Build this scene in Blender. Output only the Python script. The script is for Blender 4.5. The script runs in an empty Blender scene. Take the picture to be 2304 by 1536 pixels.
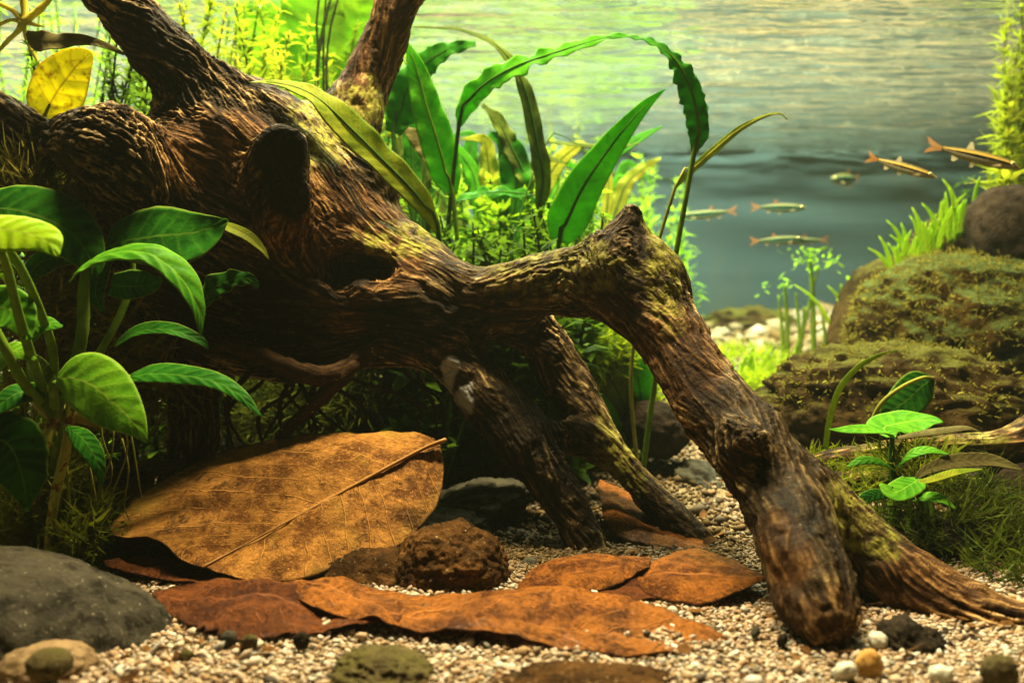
import bpy, math, random
import numpy as np
from mathutils import Vector

random.seed(7)
RNG = np.random.default_rng(7)
scene = bpy.context.scene
COL = scene.collection

# ------------------------------------------------------------------ camera
F = 2213.0            # focal length in photograph pixels (2304 wide)
CX, HY = 1152.0, 700.0  # principal column, horizon row
cam_d = bpy.data.cameras.new('camera')
cam = bpy.data.objects.new('camera', cam_d)
COL.objects.link(cam)
cam.location = (0, 0, 0)
cam.rotation_euler = (math.radians(90), 0, 0)
cam_d.sensor_width = 36.0
cam_d.lens = 36.0 * F / 2304.0
cam_d.shift_y = (HY - 768.0) / 2304.0
cam_d.clip_start = 0.01
cam_d.clip_end = 50.0
cam_d.dof.use_dof = True
cam_d.dof.focus_distance = 0.40
cam_d.dof.aperture_fstop = 12.5
scene.camera = cam

# ------------------------------------------------------------------ light
world = bpy.data.worlds.new('World')
scene.world = world
world.use_nodes = True
wb = world.node_tree.nodes['Background']
wb.inputs[0].default_value = (0.55, 0.75, 0.62, 1)
wb.inputs[1].default_value = 0.004

def area(name, loc, size, power, col, rot=(0, 0, 0)):
    d = bpy.data.lights.new(name, 'AREA')
    d.shape = 'RECTANGLE'; d.size, d.size_y = size
    d.energy = power; d.color = col
    o = bpy.data.objects.new(name, d); COL.objects.link(o)
    o.location = loc; o.rotation_euler = rot
    return o
# the tank's lamp: a long bar over the water and a second bar over the back plants
area('tank_lamp_front', (-0.03, 0.505, 0.62), (0.38, 0.05), 21.5, (1.0, 0.83, 0.48))
area('tank_lamp_back', (-0.18, 0.98, 0.62), (1.15, 0.12), 68.0, (0.94, 1.0, 0.66))

scene.view_settings.view_transform = 'Standard'
scene.view_settings.look = 'None'
scene.view_settings.exposure = 0.45
scene.view_settings.gamma = 1.0
scene.cycles.use_denoising = True
scene.cycles.use_adaptive_sampling = True
scene.cycles.adaptive_threshold = 0.025
scene.cycles.max_bounces = 8
scene.cycles.diffuse_bounces = 2
scene.cycles.transparent_max_bounces = 12
scene.cycles.volume_bounces = 0
scene.cycles.caustics_reflective = False
scene.cycles.caustics_refractive = False
scene.cycles.sample_clamp_indirect = 4.0

# ------------------------------------------------------------------ helpers
def P(px, py, d):
    """the place at distance d in front of the tank whose picture position is px, py"""
    return np.array([(px - CX) / F * d, d, (HY - py) / F * d])

def unit(v):
    v = np.asarray(v, float)
    return v / (np.linalg.norm(v, axis=-1, keepdims=True) + 1e-12)

def catmull(A, n):
    A = np.asarray(A, float)
    if len(A) == 2:
        t = np.linspace(0, 1, n)[:, None]
        return A[0] * (1 - t) + A[1] * t
    B = np.vstack([2 * A[0] - A[1], A, 2 * A[-1] - A[-2]])
    seg = np.linalg.norm(np.diff(A[:, :3], axis=0), axis=1) + 1e-9
    cum = np.concatenate([[0], np.cumsum(seg)]); cum /= cum[-1]
    out = []
    for t in np.linspace(0, 1, n):
        i = min(int(np.searchsorted(cum, t, side='right')) - 1, len(A) - 2)
        u = (t - cum[i]) / (cum[i + 1] - cum[i])
        p0, p1, p2, p3 = B[i], B[i + 1], B[i + 2], B[i + 3]
        out.append(0.5 * (2 * p1 + (p2 - p0) * u + (2 * p0 - 5 * p1 + 4 * p2 - p3) * u * u + (3 * p1 - p0 - 3 * p2 + p3) * u ** 3))
    return np.array(out)

_perm = np.random.default_rng(3).integers(0, 256, 4096).astype(np.int64)
_grad = unit(np.random.default_rng(4).normal(size=(256, 3)))
def noise3(p, seed=0):
    p = np.asarray(p, float) + seed * 17.31
    i = np.floor(p).astype(np.int64); f = p - i
    u = f * f * f * (f * (f * 6 - 15) + 10)
    r = np.zeros(len(p))
    for dx in (0, 1):
        for dy in (0, 1):
            for dz in (0, 1):
                h = _perm[(_perm[(_perm[(i[:, 0] + dx) & 1023] + i[:, 1] + dy) & 1023] + i[:, 2] + dz) & 1023] & 255
                g = _grad[h]
                w = (u[:, 0] if dx else 1 - u[:, 0]) * (u[:, 1] if dy else 1 - u[:, 1]) * (u[:, 2] if dz else 1 - u[:, 2])
                r += w * (g[:, 0] * (f[:, 0] - dx) + g[:, 1] * (f[:, 1] - dy) + g[:, 2] * (f[:, 2] - dz))
    return r * 1.6
def fbm(p, oct=4, seed=0, gain=0.5):
    r = 0; a = 1.0
    p = np.asarray(p, float)
    for o in range(oct):
        r = r + a * noise3(p * (2 ** o), seed + o); a *= gain
    return r

def add_obj(name, me, mat=None, parent=None, base=None):
    o = bpy.data.objects.new(name, me); COL.objects.link(o)
    if mat is not None: me.materials.append(mat)
    if parent is not None: o.parent = parent
    elif base is not None: o.location = tuple(base)
    return o

def mesh(name, V, Fc, mat, parent=None, base=None, smooth=True, uv=None, attrs=None, solid=0.0):
    """ONE mesh object; V in world space. base = the thing's foot (kept as its origin)."""
    V = np.asarray(V, float)
    off = np.zeros(3)
    if parent is not None:
        q_ = parent
        while q_ is not None: off = off + np.array(q_.location); q_ = q_.parent
    elif base is not None: off = np.asarray(base, float)
    me = bpy.data.meshes.new(name)
    V2 = V - off
    if isinstance(Fc, np.ndarray):
        nf, k = Fc.shape
        me.vertices.add(len(V2)); me.vertices.foreach_set('co', V2.ravel())
        me.loops.add(nf * k); me.loops.foreach_set('vertex_index', Fc.ravel().astype(np.int32))
        me.polygons.add(nf)
        me.polygons.foreach_set('loop_start', (np.arange(nf) * k).astype(np.int32))
        me.update(calc_edges=True); me.validate()
    else:
        me.from_pydata([tuple(v) for v in V2], [], Fc)
    if smooth: me.shade_smooth()
    if uv is not None:
        L = me.uv_layers.new(name='UVMap')
        idx = np.empty(len(me.loops), np.int32); me.loops.foreach_get('vertex_index', idx)
        L.data.foreach_set('uv', np.asarray(uv, float)[idx].ravel())
    for k, a in (attrs or {}).items():
        a = np.asarray(a, float)
        if a.ndim == 1:
            at = me.attributes.new(k, 'FLOAT', 'POINT'); at.data.foreach_set('value', a)
        else:
            at = me.attributes.new(k, 'FLOAT_COLOR', 'POINT')
            at.data.foreach_set('color', np.hstack([a, np.ones((len(a), 1))]).ravel())
    o = add_obj(name, me, mat, parent, base)
    if solid:
        m = o.modifiers.new('thickness', 'SOLIDIFY'); m.thickness = solid; m.offset = 0
    return o

def tag(o, label, cat, group=None, kind=None):
    if label: o['label'] = label
    if cat: o['category'] = cat
    if group: o['group'] = group
    if kind: o['kind'] = kind
    return o

def thing(name, label, cat, base, group=None):
    o = bpy.data.objects.new(name, None); COL.objects.link(o)
    o.empty_display_size = 0.01
    o.location = tuple(base)
    return tag(o, label, cat, group)

def grid_faces(a, b, wrap=False):
    i, j = np.meshgrid(np.arange(a - 1), np.arange(b if wrap else b - 1), indexing='ij')
    j2 = (j + 1) % b
    return np.stack([i * b + j, (i + 1) * b + j, (i + 1) * b + j2, i * b + j2], -1).reshape(-1, 4)

def tube(name, pts, mat, parent=None, base=None, sides=8, n=None, jitter=0.0, seed=0):
    """tapered tube; pts rows x,y,z,radius (world)"""
    A = catmull(pts, n or max(8, 6 * len(pts)))
    C, R = A[:, :3], np.maximum(A[:, 3], 1e-5)
    T = unit(np.gradient(C, axis=0))
    up = np.array([0.13, 0.3, 0.94]); S = unit(np.cross(T, up)); B = np.cross(S, T)
    a = np.linspace(0, 2 * np.pi, sides, endpoint=False)
    ring = S[:, None] * np.cos(a)[None, :, None] + B[:, None] * np.sin(a)[None, :, None]
    RR = np.repeat(R[:, None], sides, 1)
    if jitter:
        q = (C[:, None] + ring * R[:, None, None]).reshape(-1, 3)
        RR = RR * (1 + jitter * fbm(q * 120, 3, seed).reshape(RR.shape))
    V = (C[:, None] + ring * RR[:, :, None]).reshape(-1, 3)
    Fc = [tuple(f) for f in grid_faces(len(C), sides, True)]
    k = len(V); V = np.vstack([V, C[0] - T[0] * R[0] * .5, C[-1] + T[-1] * R[-1] * .5])
    for j in range(sides):
        Fc.append((k, j, (j + 1) % sides)); o = (len(C) - 1) * sides
        Fc.append((k + 1, o + (j + 1) % sides, o + j))
    uv = np.vstack([np.stack([np.repeat(np.linspace(0, 1, len(C)), sides), np.tile(a / 6.283, len(C))], 1), [[0, 0], [1, 0]]])
    return mesh(name, V, Fc, mat, parent, base, uv=uv)

def pxw(pts):
    """rows px,py,d,radius_px -> world x,y,z,radius"""
    return np.array([np.append(P(a, b, c), r * c / F) for a, b, c, r in pts])

# ------------------------------------------------------------------ materials
class Mat:
    def __init__(s, name):
        s.m = bpy.data.materials.new(name); s.m.use_nodes = True
        s.t = s.m.node_tree; s.t.nodes.clear()
        s.out = s.t.nodes.new('ShaderNodeOutputMaterial')
    def n(s, typ, ins=None, **props):
        nd = s.t.nodes.new('ShaderNode' + typ)
        for k, v in props.items(): setattr(nd, k, v)
        for k, v in (ins or {}).items(): s.set(nd.inputs[k], v)
        return nd
    def set(s, sock, v):
        if isinstance(v, bpy.types.NodeSocket): s.t.links.new(v, sock)
        elif isinstance(v, bpy.types.Node): s.t.links.new(v.outputs[0], sock)
        else:
            if hasattr(sock.default_value, '__len__') and len(sock.default_value) == 4 and len(v) == 3: v = (*v, 1)
            sock.default_value = v
    def coord(s, which='Object'):
        return s.n('TexCoord').outputs[which]
    def mapped(s, vec, scale=(1, 1, 1), rot=(0, 0, 0)):
        return s.n('Mapping', {'Vector': vec, 'Scale': scale, 'Rotation': rot}).outputs[0]
    def noise(s, scale, detail=4, rough=0.55, vec=None, dist=0.0):
        nd = s.n('TexNoise', {'Scale': scale, 'Detail': detail, 'Roughness': rough, 'Distortion': dist})
        s.set(nd.inputs['Vector'], vec if vec is not None else s.coord())
        return nd.outputs['Fac']
    def voro(s, scale, vec=None, feature='F1', out='Distance', rnd=1.0):
        nd = s.n('TexVoronoi', {'Scale': scale, 'Randomness': rnd}, feature=feature)
        s.set(nd.inputs['Vector'], vec if vec is not None else s.coord())
        return nd.outputs[out]
    def ramp(s, fac, *stops):
        nd = s.n('ValToRGB'); s.set(nd.inputs[0], fac)
        e = nd.color_ramp.elements
        while len(e) < len(stops): e.new(0.5)
        for k, (p, c) in enumerate(stops):
            e[k].position = p
            c = (c, c, c) if not hasattr(c, '__len__') else c
            e[k].color = (*c, 1)
        return nd.outputs[0]
    def mix(s, fac, a, b, blend='MIX'):
        nd = s.n('Mix', data_type='RGBA', blend_type=blend)
        s.set(nd.inputs[0], fac); s.set(nd.inputs[6], a); s.set(nd.inputs[7], b)
        return nd.outputs[2]
    def math(s, op, a, b=0.0, clamp=False):
        nd = s.n('Math', operation=op, use_clamp=clamp); s.set(nd.inputs[0], a); s.set(nd.inputs[1], b)
        return nd.outputs[0]
    def step(s, v, lo, hi):
        nd = s.n('MapRange', {'From Min': lo, 'From Max': hi}, interpolation_type='SMOOTHSTEP'); s.set(nd.inputs[0], v)
        return nd.outputs[0]
    def attr(s, name, out='Fac'):
        return s.n('Attribute', attribute_name=name).outputs[out]
    def bump(s, h, strength=0.5, dist=0.001, normal=None):
        nd = s.n('Bump', {'Strength': strength, 'Distance': dist, 'Height': h})
        if normal is not None: s.set(nd.inputs['Normal'], normal)
        return nd.outputs[0]
    def upness(s):
        g = s.n('NewGeometry').outputs['Normal']
        return s.n('SeparateXYZ', {0: g}).outputs[2]
    def principled(s, col, rough=0.6, normal=None, spec=0.4, alpha=None, **kw):
        nd = s.n('BsdfPrincipled', {'Base Color': col, 'Roughness': rough, 'Specular IOR Level': 0.5, 'IOR': 1.0 + 0.5 * spec})   # wet, under water: hardly any surface reflection
        if normal is not None: s.set(nd.inputs['Normal'], normal)
        if alpha is not None: s.set(nd.inputs['Alpha'], alpha)
        for k, v in kw.items(): s.set(nd.inputs[k], v)
        return nd
    def done(s, sh):
        s.t.links.new(sh.outputs[0] if isinstance(sh, bpy.types.Node) else sh, s.out.inputs['Surface'])
        return s.m

def leaf_mat(name, hi, lo, rib, trans=0.45, rough=0.34, veins=9, slant=0.8, vein_amt=0.35, spots=None, spot_amt=0.0, tcol=None, edge=None, ridge=0.5):
    """living leaf: UV.x runs along the midrib, UV.y = 0..1 across with the midrib at 0.5"""
    m = Mat(name)
    uv = m.n('SeparateXYZ', {0: m.coord('UV')})
    u, v = uv.outputs[0], uv.outputs[1]
    av = m.math('MULTIPLY', m.math('ABSOLUTE', m.math('SUBTRACT', v, 0.5)), 2.0)
    nz = m.noise(70, 5)
    ph = m.math('ADD', m.math('SUBTRACT', m.math('MULTIPLY', u, float(veins)), m.math('MULTIPLY', av, slant)), m.math('MULTIPLY', m.math('SUBTRACT', nz, 0.5), 0.5))
    sn = m.math('SINE', m.math('MULTIPLY', ph, 6.2832))
    vein = m.step(sn, 0.75, 1.0)
    col = m.mix(m.step(m.noise(46, 7, 0.7), 0.36, 0.64), lo, hi)
    col = m.mix(m.math('MULTIPLY', m.step(m.noise(170, 5, 0.7), 0.52, 0.66), 0.45), col, tuple(x * 0.55 for x in lo))
    col = m.mix(m.math('MULTIPLY', m.step(sn, -0.6, 1.0), 0.30), col, hi)
    col = m.mix(m.math('MULTIPLY', vein, vein_amt), col, rib)
    col = m.mix(m.math('MULTIPLY', m.step(av, 0.055, 0.02), 0.75), col, rib)
    if edge is not None:
        col = m.mix(m.math('MULTIPLY', m.step(av, 0.90, 0.985), 0.8), col, edge)
    if spots is not None:
        sp = m.step(m.noise(210, 5, 0.7), 0.62 - 0.12 * spot_amt, 0.70)
        col = m.mix(m.math('MULTIPLY', sp, spot_amt), col, spots)
    fine = m.noise(900, 3)
    h = m.math('ADD', m.math('MULTIPLY', sn, ridge), m.math('ADD', m.math('MULTIPLY', fine, 0.35), m.noise(240, 4)))
    nb = m.bump(h, 0.35, 0.0008)
    p = m.principled(col, rough, nb, 0.14)
    tc = m.mix(0.30, col, tcol if tcol is not None else hi)
    tr = m.n('BsdfTranslucent', {'Color': tc, 'Normal': nb})
    mx = m.n('MixShader', {0: trans}); m.set(mx.inputs[1], p); m.set(mx.inputs[2], tr)
    return m.done(mx)

def dead_mat(name, a, b, dark, trans=0.25, gloss=0.38, vscale=10, alg=None, mota=1.0):
    """fallen brown leaf: side veins, fine net of veinlets, dark blotches, a film of algae"""
    m = Mat(name)
    uv = m.n('SeparateXYZ', {0: m.coord('UV')})
    u, v = uv.outputs[0], uv.outputs[1]
    av = m.math('MULTIPLY', m.math('ABSOLUTE', m.math('SUBTRACT', v, 0.5)), 2.0)
    warp = m.noise(26, 4)
    ph = m.math('ADD', m.math('SUBTRACT', m.math('MULTIPLY', u, float(vscale)), m.math('MULTIPLY', av, 1.7)), m.math('MULTIPLY', warp, 1.3))
    sn = m.math('SINE', m.math('MULTIPLY', ph, 6.2832))
    sn2 = m.math('SINE', m.math('MULTIPLY', m.math('ADD', m.math('MULTIPLY', ph, 3.0), m.math('MULTIPLY', m.noise(90, 3), 4.0)), 6.2832))
    vein = m.math('MAXIMUM', m.math('MULTIPLY', m.step(sn, 0.965, 1.0), m.step(m.noise(45, 3), 0.38, 0.58)), m.math('MULTIPLY', m.math('MULTIPLY', m.step(sn2, 0.90, 1.0), m.step(m.noise(80, 3), 0.48, 0.62)), 0.6))
    c0 = m.n('Mapping', {'Vector': m.coord(), 'Scale': (1, 1, 1)}).outputs[0]
    wv = m.n('VectorMath', {0: c0, 1: m.n('TexNoise', {'Scale': 130.0, 'Detail': 3.0}).outputs['Color']}, operation='ADD')
    net = m.voro(420, vec=c0, feature='DISTANCE_TO_EDGE')
    netl = m.step(net, 0.10, 0.0)
    col = m.mix(m.step(m.noise(34, 7, 0.7), 0.42, 0.58), a, b)
    col = m.mix(m.math('MULTIPLY', m.step(m.noise(150, 5, 0.7), 0.48, 0.60), 0.55), col, b)
    col = m.mix(m.math('MULTIPLY', netl, 0.22), col, dark)
    col = m.mix(m.math('MAXIMUM', m.math('MULTIPLY', m.step(m.noise(48, 8, 0.78), 0.545, 0.62), 0.8), m.math('MULTIPLY', m.step(m.noise(19, 5, 0.65), 0.55, 0.68), 0.65)), col, dark)
    if alg is not None:
        col = m.mix(m.math('MULTIPLY', m.step(m.noise(24, 5, 0.6, dist=0.6), 0.50, 0.66), 0.7), col, alg)
    mot = m.noise(560, 5, 0.75)
    col = m.mix(m.math('MULTIPLY', m.step(mot, 0.51, 0.60), 0.62 * mota), col, tuple(x * 0.45 for x in a))
    col = m.mix(m.math('MULTIPLY', m.step(mot, 0.46, 0.37), 0.55 * mota), col, tuple(min(1, x * 1.35) for x in b))
    vc = tuple(min(1, x * 1.35 + 0.02) for x in b)
    col = m.mix(m.math('MULTIPLY', vein, 0.75), col, vc)
    col = m.mix(m.math('MULTIPLY', m.step(av, 0.03, 0.012), 0.6), col, vc)
    col = m.mix(m.math('MULTIPLY', m.step(m.noise(1100, 3, 0.7), 0.58, 0.68), 0.5), col, tuple(min(1, x * 1.7 + .03) for x in b))
    col = m.mix(m.math('MULTIPLY', m.step(av, 0.955, 0.99), 0.8), col, dark)
    h = m.math('ADD', m.math('MULTIPLY', vein, 0.9), m.math('ADD', m.math('MULTIPLY', m.noise(150, 7, 0.75), 2.2), m.math('MULTIPLY', net, 0.25)))
    nb = m.bump(h, 1.0, 0.0013)
    p = m.principled(col, m.math('ADD', m.math('MULTIPLY', m.noise(300, 4), 0.35), gloss - 0.22), nb, 0.36)
    tr = m.n('BsdfTranslucent', {'Color': m.mix(0.22, col, (0.75, 0.26, 0.05)), 'Normal': nb})
    mx = m.n('MixShader', {0: trans}); m.set(mx.inputs[1], p); m.set(mx.inputs[2], tr)
    return m.done(mx)

def rock_mat(name, a, b, fleck=(0.5, 0.48, 0.4), fleck_amt=0.4, moss=None, moss_lo=0.2, moss_hi=0.8, rough=0.7, sc=1.0, bump=0.8):
    m = Mat(name)
    col = m.mix(m.step(m.noise(45 * sc, 8, 0.68), 0.33, 0.66), a, b)
    col = m.mix(m.math('MULTIPLY', m.step(m.noise(560 * sc, 5, 0.7), 0.60, 0.70), fleck_amt), col, fleck)
    col = m.mix(m.math('MULTIPLY', m.step(m.noise(160 * sc, 6, 0.7), 0.52, 0.64), 0.7), col, tuple(x * 0.3 for x in a))
    if moss is not None:
        f = m.math('ADD', m.upness(), m.math('MULTIPLY', m.math('SUBTRACT', m.noise(60 * sc, 7, 0.7), 0.5), 1.8))
        mc = m.mix(m.noise(190 * sc, 5), moss, tuple(x * 0.45 for x in moss))
        col = m.mix(m.step(f, moss_lo, moss_hi), col, mc)
    h = m.math('ADD', m.noise(120 * sc, 8, 0.7), m.math('MULTIPLY', m.noise(700 * sc, 4, 0.6), 0.4))
    return m.done(m.principled(col, rough, m.bump(h, bump, 0.003 / sc), 0.10))

def soft_mat(name, col, col2, trans=0.4, scale=200, rough=0.45, tcol=None):
    """moss, grass and fine foliage"""
    m = Mat(name)
    c = m.mix(m.step(m.noise(scale, 4, 0.6), 0.35, 0.65), col, col2)
    if not isinstance(tcol, tuple): tcol = col2
    p = m.principled(c, rough, None, 0.10)
    tr = m.n('BsdfTranslucent', {'Color': m.mix(0.5, c, tcol)})
    mx = m.n('MixShader', {0: trans}); m.set(mx.inputs[1], p); m.set(mx.inputs[2], tr)
    return m.done(mx)
# ------------------------------------------------------------------ the setting
def floor_z(x, y):
    x = np.asarray(x, float); y = np.asarray(y, float)
    z = -0.0985 + 0.065 * np.clip((y - 0.46) / 0.85, 0, 1) ** 1.15
    q = np.stack([x * 14, y * 14, 0 * x], -1).reshape(-1, 3)
    z = z + (0.0020 * fbm(q, 3, 11)).reshape(x.shape) * np.clip(y / .35, .55, 2.5)
    # a bank of sand behind on the right, heaped stones at the back
    z = z + 0.05 * np.exp(-(((x - 0.62) / 0.28) ** 2)) * np.clip((y - .5) / .3, 0, 1)
    z = z + 0.012 * np.exp(-(((x - 0.27) / 0.15) ** 2 + ((y - 1.15) / 0.2) ** 2))
    return z

D_BACK, Z_TOP = 1.40, 0.2275
# sand bed
m = Mat('sand')
c = m.ramp(m.noise(520, 3, 0.6), (0.30, (0.10, 0.075, 0.045)), (0.45, (0.36, 0.27, 0.16)), (0.60, (0.55, 0.45, 0.30)), (0.72, (0.66, 0.60, 0.47)))
c = m.mix(0.7, c, (0.10, 0.068, 0.024))
hh = m.math('ADD', m.voro(430), m.noise(900, 3))
MAT_SAND = m.done(m.principled(c, 0.8, m.bump(hh, 1.0, 0.0016), 0.1))
gx = np.linspace(-1.35, 1.35, 260); gy = np.concatenate([np.linspace(0.14, 0.6, 120), np.linspace(0.61, D_BACK + 0.05, 110)])
GX, GY = np.meshgrid(gx, gy, indexing='ij')
V = np.stack([GX, GY, floor_z(GX, GY)], -1).reshape(-1, 3)
o = mesh('sand_ground', V, grid_faces(len(gx), len(gy)), MAT_SAND)
tag(o, None, None, kind='structure')

# painted back pane of the tank
m = Mat('back_pane_paint')
c = m.mix(m.step(m.noise(2.2, 5, 0.55), 0.38, 0.66), (0.034, 0.062, 0.072), (0.046, 0.078, 0.080))
c = m.mix(m.math('MULTIPLY', m.step(m.noise(3.1, 4, 0.5, dist=0.5), 0.52, 0.72), 0.6), c, (0.085, 0.085, 0.055))
MAT_BACK = m.done(m.principled(c, 0.35, None, 0.4))
bx = np.linspace(-1.35, 1.35, 30); bz = np.linspace(-0.12, 0.30, 8)
BX, BZ = np.meshgrid(bx, bz, indexing='ij')
o = mesh('wall_back', np.stack([BX, 0 * BX + D_BACK, BZ], -1).reshape(-1, 3), grid_faces(30, 8), MAT_BACK)
tag(o, None, None, kind='structure')

# the water's surface seen from below: total reflection at this flat angle, clear to the lamps above
m = Mat('water_surface')
vec = m.mapped(m.coord(), (0.55, 2.0, 1.0))
h = m.math('ADD', m.math('MULTIPLY', m.noise(8.5, 2, 0.45, vec=vec, dist=1.2), 0.55), m.math('ADD', m.math('MULTIPLY', m.noise(20, 2, 0.5, vec=vec, dist=0.9), 0.22), m.math('MULTIPLY', m.noise(48, 3, 0.5, vec=vec, dist=0.8), 0.09)))
nb = m.bump(h, 1.0, 0.036)
fr = m.n('Fresnel', {'IOR': 1.33, 'Normal': nb})
gl = m.n('BsdfGlossy', {'Color': (0.97, 0.98, 0.93), 'Roughness': 0.03, 'Normal': nb})
tp = m.n('BsdfTransparent', {'Color': (1, 1, 1)})
mx = m.n('MixShader', {0: fr}); m.set(mx.inputs[1], tp); m.set(mx.inputs[2], gl)
# invented film, added so the surface glows pale under the lamps
film = m.n('BsdfTranslucent', {'Color': (0.78, 0.92, 0.80, 1)})  # added film, only for the pale glow
mf = m.n('MixShader', {0: m.math('ADD', 0.005, m.math('MULTIPLY', m.noise(5, 4, 0.6, vec=vec), 0.011))}); m.set(mf.inputs[1], mx); m.set(mf.inputs[2], film)
MAT_WATER = m.done(mf)
wx = np.linspace(-1.35, 1.35, 220); wy = np.linspace(0.05, D_BACK, 200)
WX, WY = np.meshgrid(wx, wy, indexing='ij')
q = np.stack([WX * 9, WY * 15, 0 * WX], -1).reshape(-1, 3)
V = np.stack([WX, WY, np.full_like(WX, Z_TOP)], -1).reshape(-1, 3)
V[:, 2] += 0.0020 * fbm(q, 3, 5)
o = mesh('water', V, grid_faces(220, 200), MAT_WATER)
tag(o, None, None, kind='structure')

# cloudy water between the near plants and the back pane
m = Mat('cloudy_water')
vol = m.n('VolumePrincipled', {'Color': (0.80, 0.95, 0.74, 1), 'Density': 0.013, 'Anisotropy': 0.2})
m.t.links.new(vol.outputs[0], m.out.inputs['Volume'])
x0, x1, y0, y1, z0, z1 = -1.36, 1.36, -0.05, D_BACK + 0.06, -0.14, 0.24
V = [(x, y, z) for x in (x0, x1) for y in (y0, y1) for z in (z0, z1)]
Fc = [(0, 1, 3, 2), (4, 6, 7, 5), (0, 4, 5, 1), (2, 3, 7, 6), (0, 2, 6, 4), (1, 5, 7, 3)]
HAZE = True
if HAZE:
    o = mesh('haze', V, Fc, m.m, smooth=False)
    tag(o, None, None, kind='stuff')
# ------------------------------------------------------------------ the driftwood: one continuous body
LIMBS = {   # rows: px, py, distance, radius in px
 'limb_left': [(-120, 225, .44, 64), (0, 275, .44, 66), (110, 322, .44, 58), (185, 325, .426, 74), (268, 342, .408, 100), (320, 430, .428, 92)],
 'trunk_up': [(150, -130, .44, 60), (262, 0, .44, 61), (345, 95, .442, 64), (420, 175, .445, 72), (490, 260, .452, 100), (560, 350, .46, 135)],
 'ridge': [(600, 270, .475, 62), (680, 330, .472, 78), (745, 440, .468, 88), (830, 545, .462, 80), (930, 625, .458, 72)],
 'shoulder': [(340, 500, .455, 118), (440, 410, .458, 140), (520, 420, .455, 165), (620, 470, .46, 160)],
 'belly': [(400, 590, .455, 150), (520, 640, .46, 180), (650, 690, .462, 165), (780, 690, .46, 140), (900, 700, .455, 105)],
 'core': [(560, 430, .46, 160), (680, 540, .46, 165), (790, 640, .458, 140), (930, 680, .452, 100), (1080, 672, .446, 72), (1230, 636, .436, 72), (1370, 618, .425, 88), (1440, 645, .418, 84)],
 'spike': [(1372, 600, .424, 78), (1398, 545, .42, 52), (1412, 505, .418, 36), (1421, 476, .417, 22)],
 'leg': [(1420, 630, 0.42, 89), (1478, 720, 0.408, 77), (1545, 820, 0.392, 77), (1618, 920, 0.375, 85), (1700, 1020, 0.357, 97), (1765, 1130, 0.34, 97), (1808, 1240, 0.318, 97), (1838, 1330, 0.302, 93), (1862, 1392, 0.292, 73)],
 'foot_limb': [(1830, 1120, .352, 70), (1950, 1245, .342, 84), (2060, 1320, .331, 82), (2190, 1390, .320, 84), (2330, 1455, .310, 86), (2460, 1510, .30, 86)],
 'branch_mid': [(940, 720, 0.45, 72), (1020, 800, 0.444, 58), (1090, 885, 0.436, 62), (1165, 970, 0.428, 66), (1235, 1070, 0.42, 52), (1285, 1155, 0.414, 46), (1330, 1250, 0.408, 46)],
 'branch_back': [(1130, 690, 0.462, 65), (1215, 760, 0.462, 57), (1275, 860, 0.457, 47), (1345, 980, 0.448, 41), (1440, 1090, 0.436, 39), (1540, 1190, 0.42, 33), (1610, 1245, 0.411, 20), (1655, 1268, 0.405, 7)],
 'bridge': [(1200, 1000, .43, 45), (1290, 985, .44, 38), (1350, 1010, .446, 40)],
 'branch_top': [(975, -140, .50, 46), (905, 0, .50, 49), (868, 90, .50, 50), (825, 180, .50, 60), (800, 250, .495, 72), (770, 330, .488, 80), (740, 410, .48, 90)],
 'dark_stump': [(800, 395, .475, 58), (838, 412, .466, 50)],
 'stub': [(600, 480, .45, 85), (615, 405, .42, 72), (636, 332, .39, 60), (644, 300, .368, 56)],
 'stub_low': [(615, 560, .45, 75), (640, 490, .42, 60), (655, 440, .395, 50), (662, 425, .372, 46)],
 'knob': [(1660, 985, .352, 50), (1690, 985, .340, 36), (1700, 990, .334, 24)],
 'post': [(470, 720, .475, 75), (438, 860, .468, 60), (432, 960, .46, 60), (428, 1090, .455, 66)],
}
LOGN = list(LIMBS)
LW = {k: pxw(v) for k, v in LIMBS.items()}
LOG_BASE = np.array([0.0, 0.42, -0.0955])

def seg_sd(p, A, B):
    a, b, ra, rb = A[:3], B[:3], A[3], B[3]
    ab = b - a; L2 = (ab ** 2).sum()
    t = np.clip(((p - a) @ ab) / L2, 0, 1)
    return np.linalg.norm(p - (a + t[:, None] * ab), axis=1) - (ra + t * (rb - ra))

def smin(a, b, k):
    h = np.clip(0.5 + 0.5 * (b - a) / k, 0, 1)
    return b * (1 - h) + a * h - k * h * (1 - h)

def smax(a, b, k): return -smin(-a, -b, k)

HOLE = P(806, 604, .424)
KNOTS = [(P(806, 604, .428), .016, 1.0), (P(1695, 985, .335), .012, .45), (P(1415, 560, .40), .012, .3)]

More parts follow.
